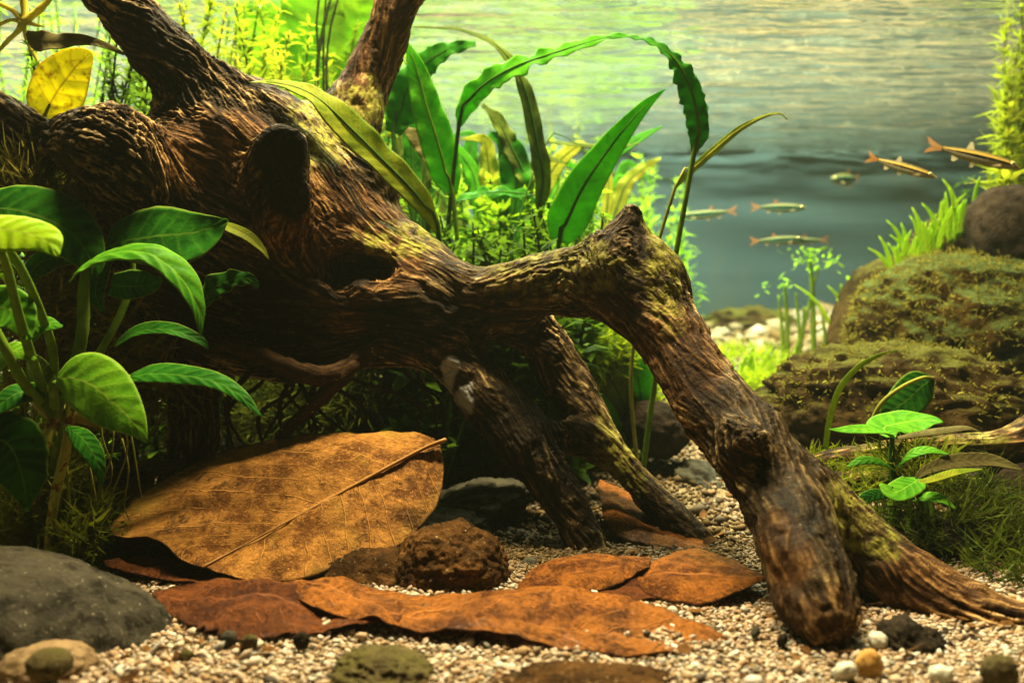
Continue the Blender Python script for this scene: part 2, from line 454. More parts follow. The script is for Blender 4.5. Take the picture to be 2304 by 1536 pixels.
def log_sdf(p):
    D = None
    for nme in LOGN:
        W = LW[nme]
        C = catmull(W, max(8, 4 * len(W)))
        lo = (C[:, :3] - C[:, 3:]).min(0) - .03; hi = (C[:, :3] + C[:, 3:]).max(0) + .03
        ins = np.all((p > lo) & (p < hi), axis=1)
        d = np.full(len(p), .05)
        if ins.any():
            q = p[ins]; dd = np.full(len(q), .05)
            for i in range(len(C) - 1):
                dd = np.minimum(dd, seg_sd(q, C[i], C[i + 1]))
            d[ins] = dd
        if nme.startswith('stub'):      # broken off: cut by a plane that looks at the front pane and a little down
            n = unit([0.22, -1.0, -0.12]); d = smax(d, (p - P(655, 390, .394)) @ n, .002)
        k = .006 if nme in ('stub', 'stub_low', 'bridge', 'spike', 'knob') else (.022 if nme in ('core', 'belly', 'shoulder', 'ridge', 'trunk_up') else .014)
        if nme == 'stub':      # the bowl between limb, trunk and stub is there before the stub grows out
            for c, r in ((P(490, 345, .397), .0245), (P(300, 520, .395), .018)):
                D = smax(D, -(np.linalg.norm(p - c, axis=1) - r), .010)
        D = d if D is None else smin(D, d, k)
    # knot hole: two overlapping pits
    for c, r in ((P(768, 606, .430), (.0074, .020, .0094)), (P(842, 600, .430), (.0085, .018, .0056)), (P(806, 596, .436), (.010, .014, .005))):
        q = (p - c) / np.array(r); L = np.linalg.norm(q, axis=1)
        D = smax(D, -(L - 1) * min(r), .0025)
    # hollow under the knot on the leg and where the little branch broke
    for c, r in ((P(1718, 1050, .326), .006), (P(1745, 1300, .298), .0040)):
        D = smax(D, -(np.linalg.norm(p - c, axis=1) - r), .006)
    return D

def surface_nets(f, origin, h):
    s = f < 0
    nx, ny, nz = f.shape
    cs = np.zeros((nx - 1, ny - 1, nz - 1), np.int8)
    for dx in (0, 1):
        for dy in (0, 1):
            for dz in (0, 1):
                cs += s[dx:nx - 1 + dx, dy:ny - 1 + dy, dz:nz - 1 + dz]
    act = (cs > 0) & (cs < 8)
    ci = np.argwhere(act)
    idx = -np.ones(act.shape, np.int64); idx[act] = np.arange(len(ci))
    acc = np.zeros((len(ci), 3)); cnt = np.zeros(len(ci))
    corners = [(a, b, c) for a in (0, 1) for b in (0, 1) for c in (0, 1)]
    for a in corners:
        for ax in range(3):
            if a[ax]: continue
            b = list(a); b[ax] = 1
            fa = f[ci[:, 0] + a[0], ci[:, 1] + a[1], ci[:, 2] + a[2]]
            fb = f[ci[:, 0] + b[0], ci[:, 1] + b[1], ci[:, 2] + b[2]]
            m_ = (fa < 0) != (fb < 0)
            t = np.where(m_, fa / np.where(m_, fa - fb, 1), 0)
            q = np.array(a, float)[None].repeat(len(ci), 0); q[:, ax] += t
            acc[m_] += q[m_]; cnt[m_] += 1
    Vt = (ci + acc / cnt[:, None]) * h + origin
    faces = []
    for ax in range(3):
        o1, o2 = [(1, 2), (2, 0), (0, 1)][ax]
        sl0 = [slice(1, -1)] * 3; sl1 = [slice(1, -1)] * 3
        sl0[ax] = slice(0, -1); sl1[ax] = slice(1, None)
        a, b = s[tuple(sl0)], s[tuple(sl1)]
        e = np.argwhere(a != b); fl = a[tuple(e.T)]
        off = np.ones(3, int); off[ax] = 0
        e = e + off
        def cell(d1, d2):
            c = e.copy(); c[:, o1] -= d1; c[:, o2] -= d2
            return idx[c[:, 0], c[:, 1], c[:, 2]]
        q = np.stack([cell(1, 1), cell(0, 1), cell(0, 0), cell(1, 0)], 1)
        q[~fl] = q[~fl][:, ::-1]
        faces.append(q)
    Fq = np.vstack(faces)
    return Vt, Fq[(Fq >= 0).all(1)]

H = 0.0026
allp = np.vstack(list(LW.values()))
lo = np.array([-.265, .28, -.112]); hi = np.array([.205, .56, .195])
n = np.ceil((hi - lo) / H).astype(int)
ax = [lo[k] + H * np.arange(n[k]) for k in range(3)]
# narrow band only: look at a coarse grid first
cg = 6
cs_ = [a[::cg] for a in ax]
CG = np.stack(np.meshgrid(*cs_, indexing='ij'), -1)
cd = log_sdf(CG.reshape(-1, 3)).reshape(CG.shape[:3])
f = np.full(tuple(n), .05)
near = np.abs(cd) < H * cg * 1.9
f_fill = np.repeat(np.repeat(np.repeat(cd, cg, 0), cg, 1), cg, 2)[:n[0], :n[1], :n[2]]
near_f = np.repeat(np.repeat(np.repeat(near, cg, 0), cg, 1), cg, 2)[:n[0], :n[1], :n[2]]
f = np.where(f_fill < 0, -.05, .05)
ii = np.argwhere(near_f)
pp = lo + ii * H
f[near_f] = log_sdf(pp)
f[0] = f[-1] = .05; f[:, 0] = f[:, -1] = .05; f[:, :, 0] = f[:, :, -1] = .05
LV, LF = surface_nets(f, lo, H)
print('log base mesh', len(LV), len(LF))

me = bpy.data.meshes.new('driftwood_base'); me.from_pydata((LV).tolist(), [], LF.tolist())
tmp = bpy.data.objects.new('driftwood_base', me); COL.objects.link(tmp)
sm = tmp.modifiers.new('s', 'SMOOTH'); sm.factor = .5; sm.iterations = 3
sb = tmp.modifiers.new('d', 'SUBSURF'); sb.levels = 2; sb.render_levels = 2
dg = bpy.context.evaluated_depsgraph_get()
lme = bpy.data.meshes.new_from_object(tmp.evaluated_get(dg))
bpy.data.objects.remove(tmp)
nv = len(lme.vertices); print('log verts', nv)
co = np.empty(nv * 3); lme.vertices.foreach_get('co', co); co = co.reshape(-1, 3)
nr = np.empty(nv * 3); lme.vertices.foreach_get('normal', nr); nr = nr.reshape(-1, 3)

# direction of the wood's fibres at each point: blend of the limbs' axes, swirling round the knots
HT = .006
tn = np.ceil((hi - lo) / HT).astype(int) + 1
TG = lo + HT * np.stack(np.meshgrid(*[np.arange(k) for k in tn], indexing='ij'), -1).reshape(-1, 3)
T6G = np.zeros((len(TG), 6))
for nme in LOGN:
    if nme == 'bridge': continue
    C = catmull(LW[nme], int(1.5 * len(LW[nme])))
    for i in range(len(C) - 1):
        t = unit(C[i + 1, :3] - C[i, :3])
        w = np.exp(-np.maximum(seg_sd(TG, C[i], C[i + 1]), -.01) / .006)
        T6G += w[:, None] * np.array([t[0] * t[0], t[1] * t[1], t[2] * t[2], t[0] * t[1], t[0] * t[2], t[1] * t[2]])
T6G /= T6G[:, :3].sum(1, keepdims=True) + 1e-12
T6G = T6G.reshape(*tn, 6)
def fibre(p, nrm):
    q = (p - lo) / HT; i = np.clip(np.floor(q).astype(int), 0, tn - 2); fq = q - i
    T6 = 0
    for dx in (0, 1):
        for dy in (0, 1):
            for dz in (0, 1):
                w = (fq[:, 0] if dx else 1 - fq[:, 0]) * (fq[:, 1] if dy else 1 - fq[:, 1]) * (fq[:, 2] if dz else 1 - fq[:, 2])
                T6 = T6 + w[:, None] * T6G[i[:, 0] + dx, i[:, 1] + dy, i[:, 2] + dz]
    M3 = np.stack([T6[:, 0], T6[:, 3], T6[:, 4], T6[:, 3], T6[:, 1], T6[:, 5], T6[:, 4], T6[:, 5], T6[:, 2]], 1).reshape(-1, 3, 3)
    M3 /= (np.trace(M3, axis1=1, axis2=2)[:, None, None] + 1e-9)
    for c, R, s in KNOTS:
        r = p - c; L = np.linalg.norm(r, axis=1)
        tg = unit(np.cross(nrm, r)); w = s * 2.5 * np.exp(-(L / R) ** 2)
        M3 += w[:, None, None] * tg[:, :, None] * tg[:, None, :]
    M3 -= 2.0 * nrm[:, :, None] * nrm[:, None, :] * 1.0
    t = np.ones((len(p), 3)) * np.array([.6, .3, -.7])
    M3 += 2.2 * np.eye(3)
    for _ in range(10):
        t = unit(np.einsum('nij,nj->ni', M3, t))
    return t

VOL = np.random.default_rng(9).random((96, 96, 96)).astype(np.float32)
def tex(p, cell):
    q = p / cell; i = np.floor(q).astype(np.int64); fr_ = (q - i).astype(np.float32); i0 = i % 96; i1 = (i + 1) % 96
    fr_ = fr_ * fr_ * (3 - 2 * fr_)
    r = 0
    for dx in (0, 1):
        X = i1[:, 0] if dx else i0[:, 0]; wx_ = fr_[:, 0] if dx else 1 - fr_[:, 0]
        for dy in (0, 1):
            Y = i1[:, 1] if dy else i0[:, 1]; wy_ = wx_ * (fr_[:, 1] if dy else 1 - fr_[:, 1])
            for dz in (0, 1):
                Z = i1[:, 2] if dz else i0[:, 2]
                r = r + VOL[X, Y, Z] * (wy_ * (fr_[:, 2] if dz else 1 - fr_[:, 2]))
    return r
def vfbm(p, fr, oct=3, seed=0, gain=.5):
    """cheap smooth noise for the dense mesh, about -1..1"""
    r = 0; a = 1.
    for o in range(oct):
        r = r + a * (tex(p + seed * .0137, 1 / (fr * 2 ** o)) * 2 - 1); a *= gain
    return r
def streak(p, t, cell, half, k):
    r = 0
    for s in np.linspace(-half, half, k):
        r = r + tex(p + t * s, cell)
    r = r / k - .5
    return r / (r.std() + 1e-9)
def normed(x): return (x - x.mean()) / x.std()

t_dir = fibre(co, nr)
t_dir = unit(t_dir + np.cross(nr, t_dir) * (.42 * vfbm(co, 50, 2, 21) + .30 * vfbm(co, 150, 2, 23))[:, None])
g_fine = streak(co, t_dir, .00085, .0075, 15)
g_mid = streak(co, t_dir, .0021, .013, 13)
g_big = streak(co, t_dir, .0070, .030, 12)
lump = .8 * vfbm(co, 42, 2, 31)
amp = np.clip(.55 + 1.5 * vfbm(co, 30, 3, 41), .22, 1.6)          # some stretches worn smooth, some deeply split
# the front leg below its knot and the end of the limb are worn smooth
smooth_leg = np.exp(-((co - P(1770, 1180, .315)) ** 2).sum(1) / .042 ** 2)
amp *= 1 - .75 * smooth_leg
face = np.clip(1.25 - np.abs((co - P(655, 390, .394)) @ unit([0.22, -1.0, -0.12])) / .0035, 0, 1) * (np.linalg.norm(co - P(655, 390, .394), axis=1) < .032)
pit = np.clip(1.6 - np.linalg.norm((co - P(800, 604, .428)) / np.array([.019, .03, .011]), axis=1), 0, 1)
amp *= 1 - np.maximum(.85 * face, .6 * pit)
disp = .00042 * amp * np.clip(g_fine, -2.2, 1.8) + .00034 * amp * (1 - np.abs(np.clip(g_mid, -2, 2))) * -1 + .00062 * g_big + .0022 * lump
crack = np.clip(g_mid * .6 + g_big * .8 - 1.15, 0, 1.2) * amp
disp -= .0013 * crack
disp *= 1 - .85 * face
disp *= 1 - .5 * np.exp(-((co - P(1418, 500, .415)) ** 2).sum(1) / .014 ** 2)
co2 = co + nr * disp[:, None]
lme.vertices.foreach_set('co', (co2 - LOG_BASE).ravel())
lme.shade_smooth()
def fattr(me, name, a):
    at = me.attributes.new(name, 'FLOAT', 'POINT'); at.data.foreach_set('value', np.asarray(a, float))
fattr(lme, 'grain', .5 + .20 * (g_fine + .35 * g_mid) * np.clip(amp, .55, 1.15) * (1 - .35 * smooth_leg))
fattr(lme, 'split', np.clip(crack * 1.1 + np.clip(np.abs(g_mid) - 1.2, 0, 1) * .25, 0, 1))
fattr(lme, 'broad', .5 + .25 * g_big)
RAG = {fr: .8 * vfbm(co, fr, 3, 51) for fr in (70, 160)}
def blob(c, r, rag=.35, fr=70):
    d = np.linalg.norm((co - c) / np.asarray(r, float), axis=1) + rag * RAG[fr]
    return np.clip((1.15 - d) / .35, 0, 1)
rust_and_lit = np.maximum.reduce([blob(P(480, 330, .42), (.028, .03, .020)), blob(P(740, 500, .43), (.030, .04, .026)), blob(P(850, 600, .43), (.018, .03, .018)), blob(P(760, 700, .42), (.016, .03, .018)), .9 * blob(P(2180, 1380, .30), (.035, .04, .018)), 1.0 * blob(P(1772, 1225, .30), (.008, .02, .013)), blob(P(880, 90, .48), (.03, .04, .045)), 1.0 * blob(P(432, 960, .44), (.02, .03, .024)), .55 * blob(P(1865, 1400, .285), (.014, .03, .010)), .6 * blob(P(1540, 790, .38), (.016, .03, .022)), blob(P(2110, 1340, .31), (.02, .03, .008))])  # red-brown wood; the blob on the post paints in a lit look
fattr(lme, 'rust_and_lit', rust_and_lit)
white = np.maximum(blob(P(1012, 845, .42), (.0035, .02, .010), .5, 160), blob(P(1045, 905, .415), (.0045, .02, .007), .5, 160))
fattr(lme, 'film', white)
alg = np.maximum.reduce([blob(P(715, 300, .45), (.014, .04, .022)), blob(P(815, 230, .48), (.014, .04, .012)), blob(P(880, 545, .45), (.022, .03, .008)), .8 * blob(P(1400, 1000, .43), (.012, .03, .04)), .7 * blob(P(1500, 560, .40), (.008, .03, .03)), .8 * blob(P(1950, 1170, .33), (.014, .03, .012)), .5 * blob(P(1250, 600, .42), (.04, .03, .012))])
fattr(lme, 'algae', alg)
shade_and_dark = np.maximum.reduce([face, .9 * blob(P(790, 605, .42), (.012, .02, .010), .1), .9 * blob(P(560, 720, .42), (.05, .05, .026)), .8 * blob(P(920, 730, .42), (.03, .05, .012)), .7 * blob(P(250, 420, .41), (.02, .04, .016)), .7 * blob(P(1760, 1120, .32), (.012, .03, .016)), .6 * blob(P(1200, 1010, .42), (.03, .05, .03)), .75 * blob(P(350, 110, .42), (.022, .03, .024))])  # shade painted on belly, pits, stub face, branch; trunk and leg are dark wood
fattr(lme, 'shade_and_dark', shade_and_dark)

m = Mat('bog_wood')
g = m.attr('grain'); br = m.attr('broad'); sp = m.attr('split')
col = m.ramp(m.math('ADD', g, m.math('MULTIPLY', m.math('SUBTRACT', m.noise(260, 6, 0.7), 0.5), 0.5)), (0.26, (0.008, 0.006, 0.004)), (0.48, (0.032, 0.020, 0.009)), (0.64, (0.120, 0.078, 0.032)), (0.84, (0.44, 0.31, 0.14)))
col = m.mix(m.math('MULTIPLY', m.step(br, 0.55, 0.25), 0.65), col, (0.016, 0.011, 0.008))
dk = m.step(m.noise(22, 5, 0.6), 0.50, 0.66)
col = m.mix(m.math('MULTIPLY', dk, 0.55), col, (0.012, 0.009, 0.007))
rc = m.ramp(g, (0.28, (0.016, 0.006, 0.003)), (0.52, (0.080, 0.035, 0.011)), (0.70, (0.31, 0.155, 0.050)), (0.9, (0.64, 0.42, 0.18)))
col = m.mix(m.math('MULTIPLY', m.attr('rust_and_lit'), 0.70), col, rc)
ac = m.mix(m.noise(330, 5), (0.16, 0.14, 0.02), (0.34, 0.33, 0.06))
col = m.mix(m.math('MULTIPLY', m.attr('algae'), m.step(m.noise(170, 6, 0.7), 0.40, 0.60)), col, ac)
col = m.mix(m.math('MULTIPLY', m.attr('shade_and_dark'), 0.93), col, (0.007, 0.006, 0.005))
col = m.mix(m.math('MULTIPLY', sp, 0.85), col, (0.008, 0.005, 0.003))
col = m.mix(m.math('MULTIPLY', m.attr('film'), 0.8), col, (0.42, 0.42, 0.40))
col = m.mix(m.math('MULTIPLY', m.step(m.noise(800, 2), 0.70, 0.76), 0.4), col, (0.42, 0.33, 0.18))
hh = m.math('ADD', m.math('MULTIPLY', m.noise(480, 5, 0.7), 0.8), m.math('MULTIPLY', g, 1.3))
MAT_WOOD = m.done(m.principled(col, 0.55, m.bump(hh, 0.65, 0.0012), 0.16))
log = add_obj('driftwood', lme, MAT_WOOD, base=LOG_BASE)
tag(log, 'big gnarled brown driftwood with knot hole, broken stub and arching leg', 'driftwood')

m = Mat('root_bark')
c = m.mix(m.step(m.noise(200, 6, 0.7, vec=m.mapped(m.coord('UV'), (.06, .12, 1))), .35, .65), (0.012, 0.007, 0.004), (0.045, 0.024, 0.010))
c = m.mix(m.math('MULTIPLY', m.step(m.noise(500, 3), .66, .72), .7), c, (.4, .3, .09))
MAT_ROOT = m.done(m.principled(c, .6, m.bump(m.noise(420, 5), .6, .001), .1))
for pts, s in (([(430, 765, .425, 14), (560, 790, .418, 19), (640, 822, .416, 22), (705, 846, .416, 24), (760, 838, .42, 22), (840, 780, .432, 26)], 1),
               ([(815, 800, .428, 19), (770, 850, .419, 17), (700, 915, .417, 15), (640, 972, .418, 12), (610, 1010, .42, 10)], 2),
               ([(260, 770, .405, 7), (330, 738, .403, 9), (390, 735, .407, 11), (450, 765, .415, 14)], 3)):
    tube('root', pxw(pts), MAT_ROOT, log, sides=12, n=48, jitter=.35, seed=s)

RH = np.random.default_rng(44)      # thin tangled roots under the trunk
for k in range(14):
    x, y = RH.uniform(560, 950), RH.uniform(770, 830); d = RH.uniform(.435, .475)
    dx = RH.normal(0, 45, 3)
    tube('root', pxw([(x, y, d, RH.uniform(5, 9)), (x + dx[0], y + 55, d + .004, RH.uniform(4, 7)), (x + dx[0] + dx[1], y + 120, d - .004, RH.uniform(3, 6)), (x + dx.sum(), y + RH.uniform(190, 260), d, 2)]), MAT_ROOT, log, sides=7, n=28, jitter=.3, seed=k)
# ------------------------------------------------------------------ stones
import bmesh
def ico(sub):
    bm = bmesh.new(); bmesh.ops.create_icosphere(bm, subdivisions=sub, radius=1.0)
    v = np.array([x.co[:] for x in bm.verts]); f_ = np.array([[w.index for w in q.verts] for q in bm.faces])
    bm.free(); return v, f_
ICO = {k: ico(k) for k in (1, 2, 3, 4, 5, 6)}

def rot_xyz(r):
    a, b, c = (math.radians(x) for x in r)
    X = np.array([[1, 0, 0], [0, math.cos(a), -math.sin(a)], [0, math.sin(a), math.cos(a)]])
    Y = np.array([[math.cos(b), 0, math.sin(b)], [0, 1, 0], [-math.sin(b), 0, math.cos(b)]])
    Z = np.array([[math.cos(c), -math.sin(c), 0], [math.sin(c), math.cos(c), 0], [0, 0, 1]])
    return Z @ Y @ X

def rock_shape(c, r, rot=(0, 0, 0), rough=.12, freq=1.6, seed=0, sub=5, flat=.0, pit=0.0):
    """c centre (world), r half sizes in metres"""
    v, f_ = ICO[sub]
    q = v / (np.abs(v) ** 2.05).sum(1, keepdims=True) ** (1 / 2.05)
    d = 1 + rough * fbm(v * freq, 5, seed, .55) + rough * .5 * fbm(v * freq * 5, 3, seed + 9)
    if pit: d = d - pit * np.clip(fbm(v * 7, 3, seed + 3), 0, 1)
    w = (q * d[:, None] * np.asarray(r)) @ rot_xyz(rot).T + c
    return w, f_

def rock(name, label, px, py, d, rpx, depth, mat, rot=(0, 0, 0), cat='stone', rough=.12, freq=1.6, seed=0, sub=5, pit=0., group=None):
    c = P(px, py, d); r = (rpx[0] * d / F, depth, rpx[1] * d / F)
    w, f_ = rock_shape(c, r, rot, rough, freq, seed, sub, pit=pit)
    base = (c[0], c[1], w[:, 2].min())
    o = mesh(name, w, f_, mat, base=base)
    tag(o, label, cat, group)
    return o, w

R_GREY = rock_mat('grey_stone', (.018, .016, .012), (.050, .044, .031), (.40, .36, .25), .5, moss=(.08, .07, .03), moss_lo=.95, moss_hi=1.6)
R_DARK = rock_mat('dark_stone', (.010, .008, .006), (.034, .024, .015), (.10, .08, .04), .3, sc=.7)
R_BROWN = rock_mat('brown_stone', (.020, .011, .005), (.10, .046, .013), (.55, .42, .2), .55, sc=1.3, bump=1.)
R_MOSS = rock_mat('mossy_stone', (.006, .004, .002), (.060, .036, .008), (.20, .13, .025), .5, moss=(.060, .080, .022), moss_lo=.25, moss_hi=.8, sc=.7, bump=1.)
R_TAN = rock_mat('tan_stone', (.007, .005, .002), (.040, .025, .008), (.16, .12, .04), .3, moss=(.07, .07, .014), moss_lo=.6, moss_hi=1.1, sc=.6)
R_GREEN = rock_mat('algae_stone', (.032, .024, .012), (.12, .092, .040), (.45, .38, .20), .5, moss=(.085, .075, .022), moss_lo=.5, moss_hi=1.2, sc=1.4)
R_SLATE = rock_mat('slate_stone', (.030, .030, .024), (.075, .070, .045), (.22, .2, .1), .3, sc=1.)
R_PALE = rock_mat('pale_pebble', (.36, .34, .25), (.55, .52, .42), (.7, .7, .6), .4, sc=2., bump=.3)
R_SANDY = rock_mat('sandy_stone', (.13, .085, .042), (.25, .17, .09), (.6, .5, .35), .5, sc=2., bump=.5)
R_ORANGE = rock_mat('orange_pebble', (.26, .13, .03), (.50, .30, .10), (.6, .45, .25), .4, sc=2., bump=.4)

rock('boulder', 'smooth dark grey boulder in the front corner beside the broad-leaved plant', -40, 1472, .298, (430, 228), .040, R_GREY, (0, 6, 10), 'boulder', rough=.05, freq=1.0, seed=2, sub=6)
rock('stone', 'rusty brown speckled stone beside the tip of the large dry leaf', 1020, 1285, .362, (128, 105), .022, R_BROWN, (0, 8, 0), seed=5, rough=.10, sub=6)
rock('stone', 'dark mound of stone under the large dry leaf', 800, 1310, .365, (190, 80), .018, R_BROWN, (0, -4, 0), seed=6, rough=.10)
rock('stone', 'green algae-covered stone in the sand under the long orange leaf', 868, 1534, .269, (126, 64), .016, R_GREEN, (0, 5, 0), seed=8, rough=.14, sub=6)
rock('stone', 'brown crusted stone half buried in front of the long leaf', 1330, 1560, .261, (240, 58), .014, R_BROWN, (0, 2, 0), seed=9, rough=.10)
rock('stone', 'tan flat stone at the front edge carrying a small grey pebble', 100, 1500, .268, (110, 52), .012, R_SANDY, (0, -3, 0), seed=10, rough=.07)
rock('pebble', 'small grey-green pebble resting on the tan flat stone', 112, 1492, .253, (50, 34), .006, R_GREEN, seed=11, rough=.05, sub=4, cat='pebble')
rock('stone', 'dark rough stone beside the foot of the driftwood leg', 2050, 1465, .292, (78, 62), .012, R_DARK, (10, 20, 0), seed=12, rough=.2, freq=2.2)
rock('stone', 'flat dark stone under the end of the lower driftwood limb', 2200, 1480, .300, (120, 55), .014, R_DARK, (0, 10, 0), seed=13, rough=.16)
for px, py, d, rp, mt, lb, sd in (
    (1956, 1494, .266, (30, 34), R_ORANGE, 'orange-brown pebble leaning against the dark rough stone', 1),
    (2116, 1518, .260, (26, 22), R_PALE, 'small white pebble next to the green round pebble', 2),
    (2248, 1512, .259, (40, 38), R_GREEN, 'round pale green pebble in the front corner of the sand', 3),
    (1902, 1510, .263, (28, 20), R_PALE, 'cream pebble just below the driftwood foot', 4),
    (1450, 1366, .318, (14, 11), R_PALE, 'tiny white pebble under the notch between the two orange leaves', 5),
    (1480, 1372, .316, (13, 12), R_PALE, 'middle one of three tiny white pebbles under the orange leaves', 6),
    (1512, 1378, .314, (15, 11), R_PALE, 'tiny white pebble nearest the pointed leaf', 7),
    (515, 1438, .288, (20, 15), R_SLATE, 'small slate pebble at the edge of the torn brown leaf', 8),
    (678, 1440, .285, (19, 17), R_DARK, 'round black pebble on the sand in front of the leaves', 9),
    (560, 1446, .284, (20, 14), R_GREEN, 'little olive pebble beside the slate pebble', 10),
    (1760, 1440, .287, (17, 11), R_DARK, 'small dark pebble at the heel of the driftwood leg', 11),
    (1700, 1422, .293, (14, 9), R_SLATE, 'flat grey pebble on the sand between leaf and leg', 12),
    (990, 1262, .385, (16, 12), R_DARK, 'black pebble behind the rusty speckled stone', 13),
    (1190, 1268, .385, (18, 13), R_SLATE, 'dark pebble behind the short curled orange leaf', 14),
    (1975, 1440, .288, (22, 16), R_PALE, 'grey-white pebble between driftwood foot and dark stone', 15),
    (420, 1478, .277, (18, 13), R_TAN, 'tan pebble at the foot of the grey boulder', 16)):
    rock('pebble', lb, px, py, d, rp, rp[0] * d / F, mt, (0, 10 * sd, 30 * sd), 'pebble', seed=20 + sd, rough=.10, sub=4)
# flat slates under the log, behind the dry leaf
for px, py, d, rp, dep, rt, lb, sd in (
    (1075, 1130, .47, (115, 42), .030, (0, -10, 10), 'flat dark slate lying under the middle driftwood branch', 1),
    (1010, 1175, .44, (100, 30), .025, (0, 5, -20), 'low dark slate behind the rusty speckled stone', 2),
    (1130, 1045, .56, (100, 55), .035, (0, -20, 0), 'olive slate behind the middle driftwood branch', 3),
    (1585, 1110, .56, (90, 60), .03, (0, 32, 0), 'grey-green slate leaning behind the forked branches', 4)):
    rock('slate', lb, px, py, d, rp, dep, R_SLATE if sd != 5 else R_TAN, rt, 'stone', seed=40 + sd, rough=.16, freq=2.)
rock('stone', 'dark brown rounded stone seen between the back branch and the leg', 1478, 965, .57, (75, 62), .022, R_DARK, (0, 25, 0), 'stone', seed=61, rough=.1)
# the pile of stones at the side
ROCKS = {}
o, ROCKS['low'] = rock('boulder', 'long dark mossy boulder at the bottom of the rock pile', 2040, 955, .56, (340, 178), .062, R_TAN, (0, 6, 0), 'boulder', seed=51, rough=.10, sub=6, pit=.05)
o, ROCKS['mid'] = rock('boulder', 'broad mossy boulder with a green top in the rock pile', 2225, 785, .66, (300, 212), .080, R_MOSS, (0, 12, 0), 'boulder', seed=52, rough=.07, sub=6, pit=.08)
o, ROCKS['top'] = rock('boulder', 'dark smooth boulder on top of the rock pile', 2275, 530, .66, (88, 118), .035, R_DARK, (0, -12, 0), 'boulder', seed=53, rough=.06, sub=5)
rock('boulder', 'brown upright boulder behind the mossy one', 1962, 745, .78, (88, 172), .045, R_TAN, (0, 16, 0), 'boulder', seed=54, rough=.06, sub=5)
o, ROCKS['slope'] = rock('boulder', 'golden slanting boulder under the grass tuft', 2165, 600, .74, (125, 120), .045, R_TAN, (0, -20, 0), 'boulder', seed=55, rough=.09, sub=5)
rock('boulder', 'shaded boulder at the picture edge under the mossy pile', 2330, 1130, .47, (190, 110), .05, R_DARK, (0, 0, 0), 'boulder', seed=56, rough=.12, sub=5)
rock('boulder', 'low black stone buried under the tangled moss', 2160, 1255, .415, (190, 95), .035, R_DARK, (0, 8, 0), 'boulder', seed=58, rough=.14, sub=5)
rock('boulder', 'pale stony hump far back by the back pane', 1700, 760, 1.22, (120, 70), .10, R_TAN, (0, 5, 0), 'boulder', seed=57, rough=.14, sub=5)
# ------------------------------------------------------------------ leaf builder
def blade(name, pts, mat, parent=None, base=None, nrm=(0, -1, .25), ns=40, nv=7, fold=.0, curl=.0, wav=0., wf=7, vein=0., vn=9, rag=0., seed=0, solid=.00035, twist=None, tipc=0.):
    """pts rows px,py,d,half width px (optionally 5th: right half width). The blade faces nrm (one vector or one per point)."""
    W = []
    for p in pts:
        w2 = p[4] if len(p) > 4 else p[3]
        W.append([*P(*p[:3]), p[3] * p[2] / F, w2 * p[2] / F])
    W = np.array(W)
    N0 = np.array(nrm, float)
    if N0.ndim == 1: N0 = np.repeat(N0[None], len(pts), 0)
    A = catmull(np.hstack([W, unit(N0)]), ns)
    C, wl, wr, Nh = A[:, :3], np.maximum(A[:, 3], 1e-5), np.maximum(A[:, 4], 1e-5), unit(A[:, 5:8])
    T = unit(np.gradient(C, axis=0))
    S = unit(np.cross(T, Nh)); N = unit(np.cross(S, T))
    s = np.linspace(0, 1, ns)
    r = np.random.default_rng(seed + 100)
    if rag:
        kx = np.stack([s * 26, 0 * s + seed, 0 * s], 1)
        wl = wl * (1 + rag * fbm(kx, 3, seed)); wr = wr * (1 + rag * fbm(kx + 40, 3, seed))
    v = np.linspace(-1, 1, 2 * nv + 1)
    half = np.where(v[None] < 0, wl[:, None], wr[:, None])
    av = np.abs(v)[None]
    off = fold * av * half + curl * (av ** 2) * half
    p1, p2 = r.random(2) * 6.28
    off = off + wav * half * (av ** 2) * np.where(v[None] < 0, np.sin(s[:, None] * wf * 6.283 + p1), np.sin(s[:, None] * wf * 6.9 + p2)) * (1 + .5 * np.sin(s[:, None] * 17 + p2))
    if vein:
        L = np.linalg.norm(np.diff(C, axis=0), axis=1).sum()
        off = off + vein * L * np.sin(6.283 * (vn * s[:, None] - .8 * av)) * av * (1.15 - av) * 3
    q = (C[:, None] + S[:, None] * (half * v[None])[..., None]).reshape(-1, 3)
    off = off + .06 * half * fbm(q * 60, 2, seed).reshape(off.shape)
    V = (q.reshape(ns, -1, 3) + N[:, None] * off[..., None]).reshape(-1, 3)
    uv = np.stack([np.repeat(s, 2 * nv + 1), np.tile((v + 1) / 2, ns)], 1)
    return mesh(name, V, grid_faces(ns, 2 * nv + 1), mat, parent, base, uv=uv, solid=solid)

